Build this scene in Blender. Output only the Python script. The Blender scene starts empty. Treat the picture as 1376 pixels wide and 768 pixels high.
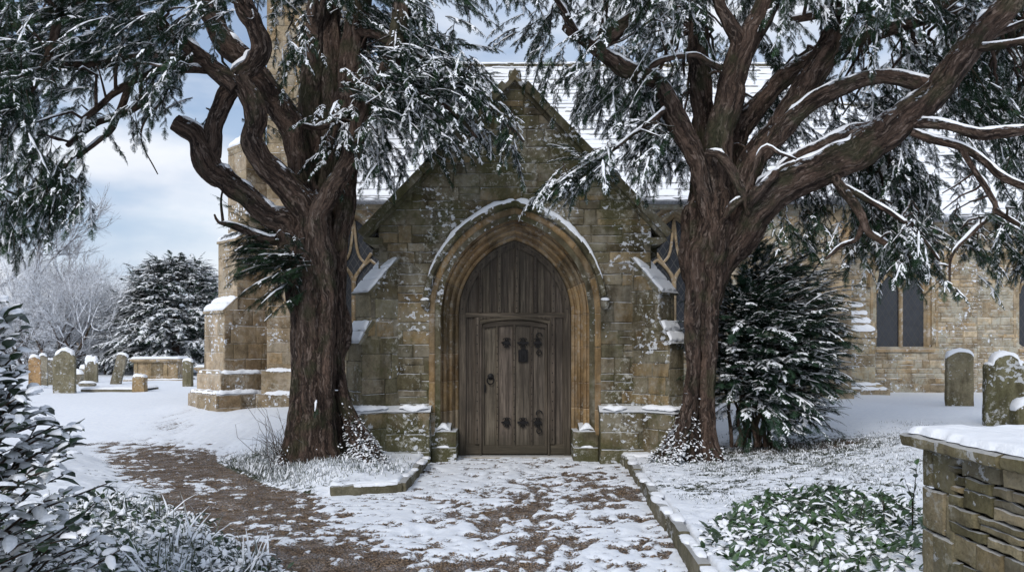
import bpy, math
import numpy as np
from mathutils import Vector, Matrix
SC = bpy.context.scene
COL = SC.collection
F, CX, HY, CH = 1080.0, 688.0, 463.0, 1.6
PI = math.pi
def at(px, py, Y):
    return np.array([(px - CX) * Y / F, Y, CH + (HY - py) * Y / F])
def smooth(x, a, b):
    t = np.clip((x - a) / (b - a), 0, 1)
    return t * t * (3 - 2 * t)
# ---------------------------------------------------------------- noise
def _h(ix, iy, iz, seed):
    n = (ix.astype(np.int64) * 374761393 + iy.astype(np.int64) * 668265263 + iz.astype(np.int64) * 2147483647 + seed * 974634777) & 0xffffffff
    n = ((n ^ (n >> 13)) * 1274126177) & 0xffffffff
    n = ((n ^ (n >> 15)) * 2246822519) & 0xffffffff
    return ((n ^ (n >> 16)) & 0xffffff) / float(0xffffff)
def vn(x, y=0.0, z=0.0, seed=0):
    x, y, z = np.broadcast_arrays(np.asarray(x, float), np.asarray(y, float), np.asarray(z, float))
    x0, y0, z0 = np.floor(x), np.floor(y), np.floor(z)
    fx, fy, fz = x - x0, y - y0, z - z0
    fx, fy, fz = fx*fx*(3-2*fx), fy*fy*(3-2*fy), fz*fz*(3-2*fz)
    r = 0
    for dx in (0, 1):
        wx = fx if dx else 1 - fx
        for dy in (0, 1):
            wy = fy if dy else 1 - fy
            for dz in (0, 1):
                wz = fz if dz else 1 - fz
                r = r + wx * wy * wz * _h(x0 + dx, y0 + dy, z0 + dz, seed)
    return r
def fbm(x, y=0.0, z=0.0, o=4, seed=0):
    r, a, t, f = 0, 1.0, 0, 1.0
    for k in range(o):
        r = r + a * vn(np.asarray(x) * f, np.asarray(y) * f, np.asarray(z) * f, seed + k)
        t += a; a *= .5; f *= 2.03
    return r / t
# ---------------------------------------------------------------- mesh collector
class G:
    def __init__(s):
        s.V = []; s.C = []; s.A = []; s.n = 0; s.F = []
    def add(s, V, Fc, mat=0, col=None, aux=None):
        V = np.asarray(V, float).reshape(-1, 3)
        Fc = np.asarray(Fc, int)
        if Fc.ndim == 1: Fc = Fc[None]
        m = len(V)
        def at4(c, d):
            if c is None: c = d
            c = np.asarray(c, float)
            if c.ndim == 1: c = np.tile(c, (m, 1))
            return c[:, :3]
        s.V.append(V); s.C.append(at4(col, (1, 1, 1))); s.A.append(at4(aux, (0, 0, 0)))
        mm = np.full(len(Fc), mat) if np.isscalar(mat) else np.asarray(mat)
        s.F.append((Fc + s.n, mm)); s.n += m
    def grid(s, P, mat=0, col=None, aux=None, flip=False, closeu=False):
        # P (a,b,3)
        a, b = P.shape[:2]
        I = np.arange(a * b).reshape(a, b)
        if closeu: I = np.concatenate([I, I[:, :1]], 1)
        q = np.stack([I[:-1, :-1], I[:-1, 1:], I[1:, 1:], I[1:, :-1]], -1).reshape(-1, 4)
        if flip: q = q[:, ::-1]
        if col is not None and np.ndim(col) == 3: col = col.reshape(-1, 3)
        if aux is not None and np.ndim(aux) == 3: aux = aux.reshape(-1, 3)
        s.add(P.reshape(-1, 3), q, mat, col, aux)
    def box(s, lo, hi, mat=0, col=None, M=None):
        lo = np.asarray(lo, float); hi = np.asarray(hi, float)
        V = np.array([[(lo, hi)[i][0], (lo, hi)[j][1], (lo, hi)[k][2]] for i in (0, 1) for j in (0, 1) for k in (0, 1)])
        if M is not None: V = V @ np.array(M[0]).T + np.array(M[1])
        s.add(V, [[0, 1, 3, 2], [4, 6, 7, 5], [0, 4, 5, 1], [2, 3, 7, 6], [0, 2, 6, 4], [1, 5, 7, 3]], mat, col)
    def prism(s, poly, fr, n0, n1, mat=0, col=None):
        # poly list of (u,v); extrude along fr normal from n0 to n1
        k = len(poly); p = np.asarray(poly, float)
        A = fr.P(p[:, 0], p[:, 1], np.full(k, n0)); B = fr.P(p[:, 0], p[:, 1], np.full(k, n1))
        i = np.arange(k); j = (i + 1) % k
        s.add(np.concatenate([A, B]), np.stack([i, j, j + k, i + k], 1), mat, col)
        s.add(B, [list(range(k))], mat, col); s.add(A, [list(range(k))[::-1]], mat, col)
    def build(s, name, mats, parent=None, sm=True, bevel=0, loc=None, check=True):
        me = bpy.data.meshes.new(name)
        V = np.concatenate(s.V); C = np.concatenate(s.C); A = np.concatenate(s.A)
        if loc is not None: V = V - np.asarray(loc)
        me.vertices.add(len(V)); me.vertices.foreach_set('co', V.ravel())
        sizes = np.concatenate([np.full(len(f), f.shape[1]) for f, m in s.F])
        loops = np.concatenate([f.ravel() for f, m in s.F]); mi = np.concatenate([m for f, m in s.F])
        me.loops.add(len(loops)); me.loops.foreach_set('vertex_index', loops.astype(np.int32))
        me.polygons.add(len(sizes))
        st = np.zeros(len(sizes), int); st[1:] = np.cumsum(sizes)[:-1]
        me.polygons.foreach_set('loop_start', st.astype(np.int32))
        me.polygons.foreach_set('material_index', mi.astype(np.int32))
        me.update(calc_edges=True)
        if check: me.validate()
        if len(me.vertices) == len(V):
            for nm, D in (('tint', C), ('aux', A)):
                at_ = me.attributes.new(nm, 'FLOAT_COLOR', 'POINT')
                D4 = np.concatenate([D, np.ones((len(D), 1))], 1)
                at_.data.foreach_set('color', D4.ravel())
        me.polygons.foreach_set('use_smooth', np.full(len(me.polygons), bool(sm)))
        if not isinstance(mats, (list, tuple)): mats = [mats]
        for m in mats: me.materials.append(m)
        if sm and sm != 'full':
            me.set_sharp_from_angle(angle=math.radians(40 if sm is True else sm))
        o = bpy.data.objects.new(name, me); COL.objects.link(o)
        if parent is not None: o.parent = parent; 
        if parent is not None and loc is None: o.matrix_parent_inverse = parent.matrix_basis.inverted()
        if loc is not None and parent is None: o.location = loc
        if bevel:
            b = o.modifiers.new('bevel', 'BEVEL'); b.width = bevel; b.segments = 2; b.limit_method = 'ANGLE'
        return o
def tag(o, label=None, cat=None, group=None, kind=None):
    if label: o['label'] = label
    if cat: o['category'] = cat
    if group: o['group'] = group
    if kind: o['kind'] = kind
    return o
def empty(name, loc, label, cat, group=None):
    o = bpy.data.objects.new(name, None); COL.objects.link(o); o.location = Vector([float(c) for c in loc])
    o.empty_display_size = .1
    return tag(o, label, cat, group)
class Fr:
    def __init__(s, O, U, N, V=(0, 0, 1)):
        s.O, s.U, s.N, s.V = [np.array(a, float) for a in (O, U, N, V)]
    def P(s, u, v, n):
        u, v, n = np.broadcast_arrays(np.asarray(u, float), np.asarray(v, float), np.asarray(n, float))
        return s.O + u[..., None] * s.U + v[..., None] * s.V + n[..., None] * s.N
# ---------------------------------------------------------------- node helper
class NT:
    def __init__(s, name):
        s.m = bpy.data.materials.new(name); s.m.use_nodes = True
        s.t = s.m.node_tree; s.t.nodes.clear()
        s.out = s.t.nodes.new('ShaderNodeOutputMaterial')
        s.b = s.t.nodes.new('ShaderNodeBsdfPrincipled')
        s.t.links.new(s.b.outputs[0], s.out.inputs[0])
        s.geo = s.t.nodes.new('ShaderNodeNewGeometry')
        s.tc = s.t.nodes.new('ShaderNodeTexCoord')
    def put(s, sock, v):
        if hasattr(v, 'is_output'): s.t.links.new(v, sock)
        elif v is not None:
            if isinstance(v, (tuple, list)) and len(v) == 3 and sock.type == 'RGBA': v = tuple(v) + (1,)
            sock.default_value = v
    def n(s, ty, out=0, props=None, **kw):
        nd = s.t.nodes.new(ty)
        for k, v in (props or {}).items(): setattr(nd, k, v)
        for k, v in kw.items():
            k = k.replace('_', ' ')
            s.put(nd.inputs[int(k[1:])] if k[0] == 'i' and k[1:].isdigit() else nd.inputs[k], v)
        return nd.outputs[out]
    def pos(s): return s.geo.outputs['Position']
    def obj(s): return s.tc.outputs['Object']
    def map(s, vec, scale): return s.n('ShaderNodeMapping', 0, Vector=vec, Scale=scale)
    def noise(s, vec, scale, detail=4, rough=.55, out=0): return s.n('ShaderNodeTexNoise', out, Vector=vec, Scale=scale, Detail=detail, Roughness=rough)
    def ramp(s, f, a, b, lo=0., hi=1.):
        nd = s.t.nodes.new('ShaderNodeMapRange'); nd.interpolation_type = 'SMOOTHSTEP'
        for k, v in zip(range(5), (f, a, b, lo, hi)): s.put(nd.inputs[k], v)
        return nd.outputs[0]
    def mix(s, f, a, b, mode='MIX'):
        nd = s.t.nodes.new('ShaderNodeMix'); nd.data_type = 'RGBA'; nd.blend_type = mode
        s.put(nd.inputs[0], f); s.put(nd.inputs[6], a); s.put(nd.inputs[7], b)
        return nd.outputs[2]
    def ma(s, op, a, b=None, clamp=False):
        nd = s.t.nodes.new('ShaderNodeMath'); nd.operation = op; nd.use_clamp = clamp
        s.put(nd.inputs[0], a)
        if b is not None: s.put(nd.inputs[1], b)
        return nd.outputs[0]
    def attr(s, nm, out=0):
        nd = s.t.nodes.new('ShaderNodeAttribute'); nd.attribute_name = nm
        return nd.outputs[out]
    def sep(s, v, k): return s.n('ShaderNodeSeparateXYZ', k, Vector=v)
    def bump(s, h, strength=.5, dist=.02, nrm=None):
        kw = dict(Height=h, Strength=strength, Distance=dist)
        if nrm is not None: kw['Normal'] = nrm
        return s.n('ShaderNodeBump', 0, **kw)
    def fin(s, color=None, rough=None, normal=None, metal=None, spec=None):
        if color is not None: s.put(s.b.inputs['Base Color'], color)
        if rough is not None: s.put(s.b.inputs['Roughness'], rough)
        if normal is not None: s.t.links.new(normal, s.b.inputs['Normal'])
        if metal is not None: s.put(s.b.inputs['Metallic'], metal)
        if spec is not None: s.put(s.b.inputs['Specular IOR Level'], spec)
        return s.m

def m_snow():
    n = NT('snow'); p = n.pos()
    a = n.noise(p, 9, 4); b = n.noise(p, 60, 3)
    c = n.mix(a, (.80, .83, .88), (.90, .91, .93))
    return n.fin(c, .65, n.bump(n.ma('ADD', a, n.ma('MULTIPLY', b, .35)), .5, .03), spec=.25)
def m_stone(name, base, moss=.5, mossc=(.035, .042, .014), stain=.5, lich=.5, snow=.5, rough_scale=1.0, patch=0.):
    n = NT(name); p = n.pos()
    t = n.attr('tint')
    big = n.noise(p, .9, 5, .6); med = n.noise(p, 5, 6, .65); fine = n.noise(p, 38, 5, .7)
    grain = n.noise(p, 150, 2, .6)
    c = n.mix(1, base, t, 'MULTIPLY')
    c = n.mix(n.ramp(med, .3, .7), n.mix(1, c, (.62, .6, .56), 'MULTIPLY'), n.mix(1, c, (1.22, 1.18, 1.12), 'MULTIPLY'))
    c = n.mix(n.ma('MULTIPLY', n.ramp(fine, .42, .66), .55), c, n.mix(1, c, (.5, .47, .42), 'MULTIPLY'))
    if patch:   # lime mortar smeared and crusted over the joints
        pf = n.ma('MULTIPLY', n.ramp(n.noise(p, 2.3, 6, .68), .46, .60), n.ramp(n.noise(p, 19, 4, .6), .36, .56, .25, 1.))
        c = n.mix(n.ma('MULTIPLY', pf, patch), c, tuple(min(.5, x * 1.28 + .03) for x in base))
    # dark stains that run down
    st = n.noise(n.map(p, (2.6, 2.6, .55)), 1.3, 5, .62)
    c = n.mix(n.ma('MULTIPLY', n.ramp(st, .48, .66), stain), c, n.mix(1, c, (.30, .27, .22), 'MULTIPLY'))
    # moss
    mo = n.ma('ADD', n.ma('MULTIPLY', big, .62), n.ma('MULTIPLY', med, .38))
    z = n.sep(p, 2)
    mo = n.ma('ADD', mo, n.ramp(z, .9, 0.0, 0.0, .10))
    mo = n.ma('ADD', mo, n.ramp(z, 2.9, 3.6, 0.0, .05))
    mf = n.ma('MULTIPLY', n.ramp(mo, .50, .60), n.ramp(fine, .3, .6, .45, 1.))
    c = n.mix(n.ma('MULTIPLY', mf, moss, clamp=True), c, n.mix(n.ramp(fine, .4, .65), mossc, (.075, .068, .026)))
    # pale lichen crust
    lf = n.noise(p, 14, 6, .75); lb = n.noise(p, 1.7, 3, .5)
    l = n.ma('MULTIPLY', n.ramp(lf, .52, .62), n.ramp(lb, .44, .60))
    c = n.mix(n.ma('MULTIPLY', l, lich), c, (.42, .41, .36))
    # frost and snow held on rough stone and on ledges
    nz = n.sep(n.geo.outputs['Normal'], 2)
    s1 = n.ramp(n.ma('ADD', nz, n.ma('MULTIPLY', n.ma('SUBTRACT', med, .5), 1.2)), .45, .62)
    sv = n.noise(n.map(p, (1, 1, 1.25)), 13, 4, .6); sb = n.noise(n.map(p, (1, 1, 1.3)), 1.7, 2, .5)
    s2 = n.ma('MULTIPLY', n.ramp(n.ma('ADD', sv, n.ma('MULTIPLY', n.ma('SUBTRACT', sb, .5), .55)), .63, .66), n.ramp(sb, .46, .56))
    sf = n.ma('MULTIPLY', n.ma('MAXIMUM', s1, s2), snow, clamp=True)
    c = n.mix(sf, c, (.78, .81, .86))
    hgt = n.ma('ADD', n.ma('MULTIPLY', fine, .6), n.ma('ADD', n.ma('MULTIPLY', med, .9), n.ma('MULTIPLY', grain, .18)))
    hgt = n.ma('ADD', hgt, n.ma('MULTIPLY', sf, .5))
    return n.fin(c, .92, n.bump(hgt, .75, .022 * rough_scale), spec=.2)
def m_bark():
    n = NT('bark'); a = n.attr('aux', 1); p = n.pos()
    wv = n.t.nodes.new('ShaderNodeVectorMath'); wv.operation = 'ADD'
    n.t.links.new(a, wv.inputs[0]); sc = n.t.nodes.new('ShaderNodeVectorMath'); sc.operation = 'SCALE'; n.t.links.new(n.noise(p, 3.5, 3, .6, out=1), sc.inputs[0]); sc.inputs[3].default_value = .16; n.t.links.new(sc.outputs[0], wv.inputs[1]); a = wv.outputs[0]
    v = n.map(a, (1, 1, .085)); v2 = n.map(a, (1, 1, .2))
    f1 = n.noise(v, 15, 6, .7); f2 = n.noise(v, 52, 6, .75); f3 = n.noise(v2, 26, 5, .7); pl = n.noise(p, 2.2, 4, .6); ff = n.noise(p, 90, 3, .6)
    c = n.mix(n.ramp(f1, .38, .62), (.030, .021, .017), (.175, .118, .090))
    c = n.mix(n.ma('MULTIPLY', n.ramp(f3, .52, .62), .75), c, (.27, .205, .17))
    c = n.mix(n.ma('MULTIPLY', n.ramp(f2, .36, .54, 1., 0.), .6), c, (.022, .016, .013))
    c = n.mix(n.ma('MULTIPLY', n.ramp(pl, .50, .64), .6), c, (.065, .07, .036))
    gp = n.noise(n.map(p, (1, 1, .45)), 1.7, 5, .65)
    c = n.mix(n.ramp(gp, .50, .62, 0., .6), c, n.mix(1, c, (1.15, 1.25, 1.3), 'MULTIPLY')); c = n.mix(n.ramp(gp, .46, .36, 0., .6), c, n.mix(1, c, (.5, .5, .5), 'MULTIPLY'))
    nz = n.sep(n.geo.outputs['Normal'], 2)
    s = n.ramp(n.ma('ADD', nz, n.ma('MULTIPLY', n.ma('SUBTRACT', n.noise(p, 13, 5, .7), .5), 2.2)), .66, .80)
    c = n.mix(s, c, (.78, .81, .87))
    h = n.ma('ADD', n.ma('MULTIPLY', f1, 1.3), n.ma('ADD', n.ma('MULTIPLY', f2, .9), n.ma('MULTIPLY', s, .5)))
    h = n.ma('ADD', h, n.ma('MULTIPLY', n.ramp(f3, .48, .56), .5))
    return n.fin(c, .9, n.bump(n.ma('ADD', h, n.ma('MULTIPLY', ff, .15)), 1.0, .06), spec=.15)
def m_leaf(name, c1, c2, rough=.5, spec=.4, frost=0.0):
    n = NT(name); p = n.pos(); t = n.attr('tint')
    a = n.noise(p, 2.5, 3)
    c = n.mix(n.ramp(a, .35, .65), c1, c2); c = n.mix(1, c, t, 'MULTIPLY')
    if frost:
        c = n.mix(n.ma('MULTIPLY', n.ramp(n.noise(p, 30, 4, .7), .45, .62), frost), c, (.55, .6, .66))
    return n.fin(c, rough, spec=spec)
def m_wood(name, c1, c2, axis=2):
    n = NT(name); p = n.pos(); t = n.attr('tint')
    sc = [26, 26, 26]; sc[axis] = 1.1
    v = n.map(p, tuple(sc))
    f = n.noise(v, 1.0, 6, .62); g = n.noise(n.map(p, tuple(s * 3.1 for s in sc)), 1.0, 4, .6); b = n.noise(p, 2.0, 4, .6)
    c = n.mix(n.ramp(f, .32, .68), c1, c2); c = n.mix(n.ma('MULTIPLY', n.ramp(g, .5, .62), .6), c, tuple(x * .45 for x in c1))
    c = n.mix(1, c, t, 'MULTIPLY')
    c = n.mix(n.ma('MULTIPLY', n.ramp(b, .42, .68), .6), c, tuple(x * .8 for x in c1))
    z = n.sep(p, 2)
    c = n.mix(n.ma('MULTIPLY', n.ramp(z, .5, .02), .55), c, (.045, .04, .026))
    return n.fin(c, .8, n.bump(n.ma('ADD', f, n.ma('MULTIPLY', g, .6)), .55, .006), spec=.25)
def m_plain(name, c, rough=.7, metal=0., bump=0.02, scale=20):
    n = NT(name); p = n.pos(); f = n.noise(p, scale, 5, .65)
    cc = n.mix(n.ramp(f, .35, .65), tuple(x * .7 for x in c), tuple(x * 1.15 for x in c))
    return n.fin(cc, rough, n.bump(f, .4, bump) if bump else None, metal=metal)
# ---------------------------------------------------------------- shape helpers
def catmull(P, step=.06):
    P = np.asarray(P, float); Q = np.vstack([2 * P[0] - P[1], P, 2 * P[-1] - P[-2]])
    out = []
    for i in range(1, len(Q) - 2):
        L = np.linalg.norm(Q[i + 1][:3] - Q[i][:3]); k = max(2, int(L / step))
        t = np.arange(k)[:, None] / k
        p0, p1, p2, p3 = Q[i - 1], Q[i], Q[i + 1], Q[i + 2]
        out.append(.5 * (2 * p1 + (p2 - p0) * t + (2 * p0 - 5 * p1 + 4 * p2 - p3) * t * t + (3 * p1 - p0 - 3 * p2 + p3) * t ** 3))
    out.append(P[-1][None])
    return np.vstack(out)
def frames(P):
    T = np.gradient(P, axis=0); T /= np.linalg.norm(T, axis=1)[:, None] + 1e-9
    n = np.cross(T[0], (0.3, 1, .2)); n /= np.linalg.norm(n); Ns = [n]
    for i in range(1, len(P)):
        n = n - T[i] * (n @ T[i]); n = n / (np.linalg.norm(n) + 1e-9); Ns.append(n)
    Ns = np.array(Ns)
    return T, Ns, np.cross(T, Ns)
def tube(g, P, r, nseg=12, flute=0., lump=0., seed=0, mat=0, flfreq=2.2, col=None, cap=True, twist=0.0):
    """P (n,3) dense; r (n,) radii; bark coordinates go to aux."""
    P = np.asarray(P, float); r = np.broadcast_to(np.asarray(r, float), (len(P),))
    T, A, B = frames(P)
    s = np.concatenate([[0], np.cumsum(np.linalg.norm(np.diff(P, axis=0), axis=1))])
    th = np.linspace(0, 2 * PI, nseg, endpoint=False)
    TH = th[None] + twist * s[:, None]
    c, d = np.cos(TH), np.sin(TH)
    rr = r[:, None] * np.ones((1, nseg))
    if flute:
        f = vn(c * flfreq + 7, d * flfreq + 3, s[:, None] * .9, seed) * .5 + vn(c * flfreq * 2.3, d * flfreq * 2.3, s[:, None] * 2.2, seed + 5) * .32 + vn(c * flfreq * 5, d * flfreq * 5, s[:, None] * 4.5, seed + 6) * .18
        rr = rr * (1 + flute * (f - .5) * 2)
    if lump:
        rr = rr * (1 + lump * (vn(c * 1.1 + 20, d * 1.1, s[:, None] / (r.mean() * 4 + .05), seed + 9) - .5) * 2)
    V = P[:, None] + rr[..., None] * (np.cos(th)[None, :, None] * A[:, None] + np.sin(th)[None, :, None] * B[:, None])
    aux = np.stack([c * r[:, None] + seed * .37, d * r[:, None], np.broadcast_to(s[:, None], c.shape) + seed], -1)
    g.grid(V, mat, None if col is None else np.broadcast_to(col, V.shape), aux, closeu=True)
    if cap:
        n0 = g.n
        for ring, ctr, fl in ((V[0], P[0], 1), (V[-1], P[-1] + T[-1] * r[-1] * .5, 0)):
            i = np.arange(nseg); j = (i + 1) % nseg
            f = np.stack([i, j, np.full(nseg, nseg)], 1)
            if fl: f = f[:, ::-1]
            g.add(np.vstack([ring, ctr[None]]), f, mat, col, aux[-1, 0])
    return V
def ribbon(g, P, S, w, h, seed=0, mat=0, up=(0, 0, 1), nz=7, drop=.0, wob=.3):
    """snow lying along a line: P (n,3) centre line on top of the ledge, S across direction, w half width, h thickness."""
    P = np.asarray(P, float); n = len(P); S = np.broadcast_to(np.asarray(S, float), (n, 3)); up = np.broadcast_to(np.asarray(up, float), (n, 3))
    s = np.concatenate([[0], np.cumsum(np.linalg.norm(np.diff(P, axis=0), axis=1))])
    e = np.minimum(s, s[-1] - s); env = np.clip(e / max(.03, min(.08, s[-1] * .3)), 0, 1) ** .5
    ww = w * (1 - wob * .5 + wob * vn(s * 9, seed * 3.1, 0, seed)) * (.55 + .45 * env)
    hh = h * (.35 + 1.3 * fbm(s * 7, seed * 1.7, 5, 3, seed)) * (.12 + .88 * env)
    ph = np.linspace(-.25, PI + .25, nz)
    cs = np.sign(np.cos(ph)) * np.abs(np.cos(ph)) ** .7; sn = np.sign(np.sin(ph)) * np.abs(np.sin(ph)) ** .8
    V = P[:, None] + (ww[:, None] * cs[None])[..., None] * S[:, None] + (hh[:, None] * sn[None])[..., None] * up[:, None]
    V[:, :, 2] += (vn(V[..., 0] * 30, V[..., 1] * 30, V[..., 2] * 30, seed) - .5) * (np.broadcast_to(h, (n,))[:, None]) * .4
    g.grid(V, mat)
    # close underside and ends
    g.grid(np.stack([V[:, -1], V[:, 0]], 1), mat)
    for k in (0, -1): g.add(V[k], [list(range(nz))], mat)
def pad(g, fr, u0, u1, v0, v1, h, seed=0, mat=0, res=.03, edge=.06, sag=.0):
    """snow on a rectangle of a surface: fr.V and fr.U span it, fr.N is up."""
    nu = max(3, int((u1 - u0) / res)); nv = max(3, int((v1 - v0) / res))
    U, V = np.meshgrid(np.linspace(u0, u1, nu), np.linspace(v0, v1, nv), indexing='ij')
    jit = (vn(U * 14, V * 14, 1, seed) - .5) * .03
    e = np.minimum(np.minimum(U - u0, u1 - U), np.minimum(V - v0, v1 - V))
    k = np.sqrt(np.clip((e + .004) / edge, 0, 1))
    H = h * k * (.6 + .8 * fbm(U * 5, V * 5, seed, 4, seed)) + .004 - .012 * (e < 1e-6)
    P = fr.P(U + jit * (e < edge), V + jit[::-1] * (e < edge), H)
    g.grid(P, mat)
    bot = fr.P([u0, u1, u1, u0], [v0, v0, v1, v1], [-.01] * 4)
    g.add(bot, [[3, 2, 1, 0]], mat)
def clip_poly(poly, a, b, c):
    out = []
    for i in range(len(poly)):
        p, q = poly[i], poly[(i + 1) % len(poly)]
        dp = a * p[0] + b * p[1] - c; dq = a * q[0] + b * q[1] - c
        if dp <= 0: out.append(p)
        if dp * dq < 0:
            t = dp / (dp - dq); out.append((p[0] + t * (q[0] - p[0]), p[1] + t * (q[1] - p[1])))
    return out
def clip_convex(poly, con):
    n = len(con)
    for i in range(n):
        (x0, y0), (x1, y1) = con[i], con[(i + 1) % n]   # counter-clockwise
        a, b = (y1 - y0), -(x1 - x0)
        poly = clip_poly(poly, a, b, a * x0 + b * y0)
        if len(poly) < 3: return []
    return poly
def area(p):
    p = np.asarray(p); x, y = p[:, 0], p[:, 1]
    return .5 * np.sum(x * np.roll(y, -1) - y * np.roll(x, -1))
class Arch:
    def __init__(s, hw, spring, R, u0=0., sill=0.):
        s.hw, s.sp, s.R, s.u0, s.c, s.sill = hw, spring, R, u0, R - hw, sill
    def top(s, u, o=0.):
        a = np.abs(np.asarray(u) - s.u0)
        return s.sp + np.sqrt(np.maximum((s.R + o) ** 2 - (a + s.c) ** 2, 0))
    def inside(s, u, v, o=0.):
        a = np.abs(u - s.u0)
        return np.where(v < s.sp, (a < s.hw + o) & (v > s.sill), ((a + s.c) ** 2 + (v - s.sp) ** 2) < (s.R + o) ** 2)
    def push(s, u, v, o=0.):
        sg = np.where(u >= s.u0, 1., -1.); a = np.abs(u - s.u0); ins = s.inside(u, v, o)
        rr = np.hypot(a + s.c, v - s.sp) + 1e-9
        ua = np.where(v < s.sp, s.hw + o, (a + s.c) * (s.R + o) / rr - s.c)
        va = np.where(v < s.sp, v, s.sp + (v - s.sp) * (s.R + o) / rr)
        low = ins & (v - s.sill < .12) & (s.sill > 0) & (v - s.sill < s.hw + o - a)
        ua = np.where(low, a, ua); va = np.where(low, s.sill, va)
        return np.where(ins, s.u0 + sg * np.maximum(ua, 0), u), np.where(ins, va, v)
    def station(s, side, t, o):
        """t in [0,1] along the arc from springing to apex."""
        o = np.asarray(o, float); th = t * np.arccos(s.c / (s.R + o))
        return s.u0 + side * ((s.R + o) * np.cos(th) - s.c), s.sp + (s.R + o) * np.sin(th)
def stones(g, fr, poly, hr=(.13, .28), wr=(.2, .6), tints=None, relief=.012, gap=.008, hole=None, seed=0, mat=0, v0=None, jit=.005, rnd=.3, ho=0.05, tv=.25):
    rs = np.random.default_rng(seed); p = np.asarray(poly)
    if area(poly) < 0: poly = poly[::-1]
    umin, umax, vmin, vmax = p[:, 0].min(), p[:, 0].max(), p[:, 1].min(), p[:, 1].max()
    v = vmin if v0 is None else v0
    tints = np.asarray(tints if tints is not None else [(1, 1, 1)], float)
    while v < vmax:
        h = rs.uniform(*hr); u = umin - rs.uniform(0, wr[1] * .6)
        if vmax - v - h < hr[0] * .5: h = vmax - v
        while u < umax:
            w = rs.uniform(*wr); h2 = h
            cells = [(u, v, u + w, v + h)]
            if h > hr[0] * 1.6 and rs.random() < rnd:
                k = rs.uniform(.4, .6) * h; cells = [(u, v, u + w, v + k), (u, v + k, u + w, v + h)]
            for (a, b, c, d) in cells:
                q = clip_convex([(a + gap / 2, b + gap / 2), (c - gap / 2, b + gap / 2), (c - gap / 2, d - gap / 2), (a + gap / 2, d - gap / 2)], poly)
                if len(q) < 3 or area(q) < .0012: continue
                q = np.asarray(q); pts = []
                for i in range(len(q)):
                    e0, e1 = q[i], q[(i + 1) % len(q)]; L = np.linalg.norm(e1 - e0); k = max(1, int(L / .07))
                    pts += [e0 + (e1 - e0) * j / k for j in range(k)]
                q = np.array(pts)
                if hole is not None:
                    ctr = q.mean(0)
                    if np.all(hole.inside(q[:, 0], q[:, 1], ho)): continue
                    if hole.inside(ctr[0], ctr[1], ho - .02): continue
                    qu, qv = hole.push(q[:, 0], q[:, 1], ho); q = np.stack([qu, qv], 1)
                    if area(q) < .0015: continue
                q = q + rs.uniform(-jit, jit, q.shape)
                ctr = q.mean(0); sz = math.sqrt(max(area(q), 1e-4)); n = len(q)
                tt = tints[rs.integers(len(tints))] * (1 + rs.uniform(-tv, tv)); o = rs.uniform(.15, 1) * relief
                tilt = rs.uniform(-.25, .25, 2) * relief / max(sz, .1)
                rings = []
                for (ins, dep) in ((0, -.015), (.003, o * .35), (.009, o * .85), (.02, o)):
                    k = 1 - min(.45, ins / (sz * .5)); r2 = ctr + (q - ctr) * k
                    dd = dep + ((r2 - ctr) @ tilt if dep > 0 else 0)
                    if dep > 0: dd = dd + rs.uniform(-1, 1, n) * relief * .10
                    rings.append(fr.P(r2[:, 0], r2[:, 1], dd))
                V = np.concatenate(rings + [fr.P([ctr[0]], [ctr[1]], [o * 1.12])])
                I = np.arange(n); J = (I + 1) % n
                quads = np.concatenate([np.stack([I + a * n, J + a * n, J + (a + 1) * n, I + (a + 1) * n], 1) for a in range(3)])
                tri = np.stack([I + 3 * n, J + 3 * n, np.full(n, 4 * n)], 1)
                Cc = np.tile(tt, (len(V), 1))
                g.add(V, quads, mat, Cc); g.F.append((tri + g.n - len(V), np.full(n, mat)))
            u += w
        v += h
def sheet(g, fr, u0, u1, bot, top, hole=None, n=0., du=.06, mat=0, col=(.6, .58, .5), ho=0.):
    """flat wall face behind the stones, with the opening left open."""
    def strip(a, b, fb, ft):
        if b - a < 1e-3: return
        u = np.linspace(a, b, max(2, int((b - a) / du) + 1))
        P = np.stack([fr.P(u, fb(u), n), fr.P(u, ft(u), n)], 1)
        g.grid(P, mat, np.broadcast_to(col, P.shape), flip=True)
    if hole is None: strip(u0, u1, bot, top); return
    a, b = hole.u0 - hole.hw - ho, hole.u0 + hole.hw + ho
    strip(u0, a, bot, top); strip(b, u1, bot, top)
    strip(a, b, lambda u: hole.top(u, ho) if True else u, top)
    if hole.sill > 0: strip(a, b, bot, lambda u: 0 * u + hole.sill)
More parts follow.
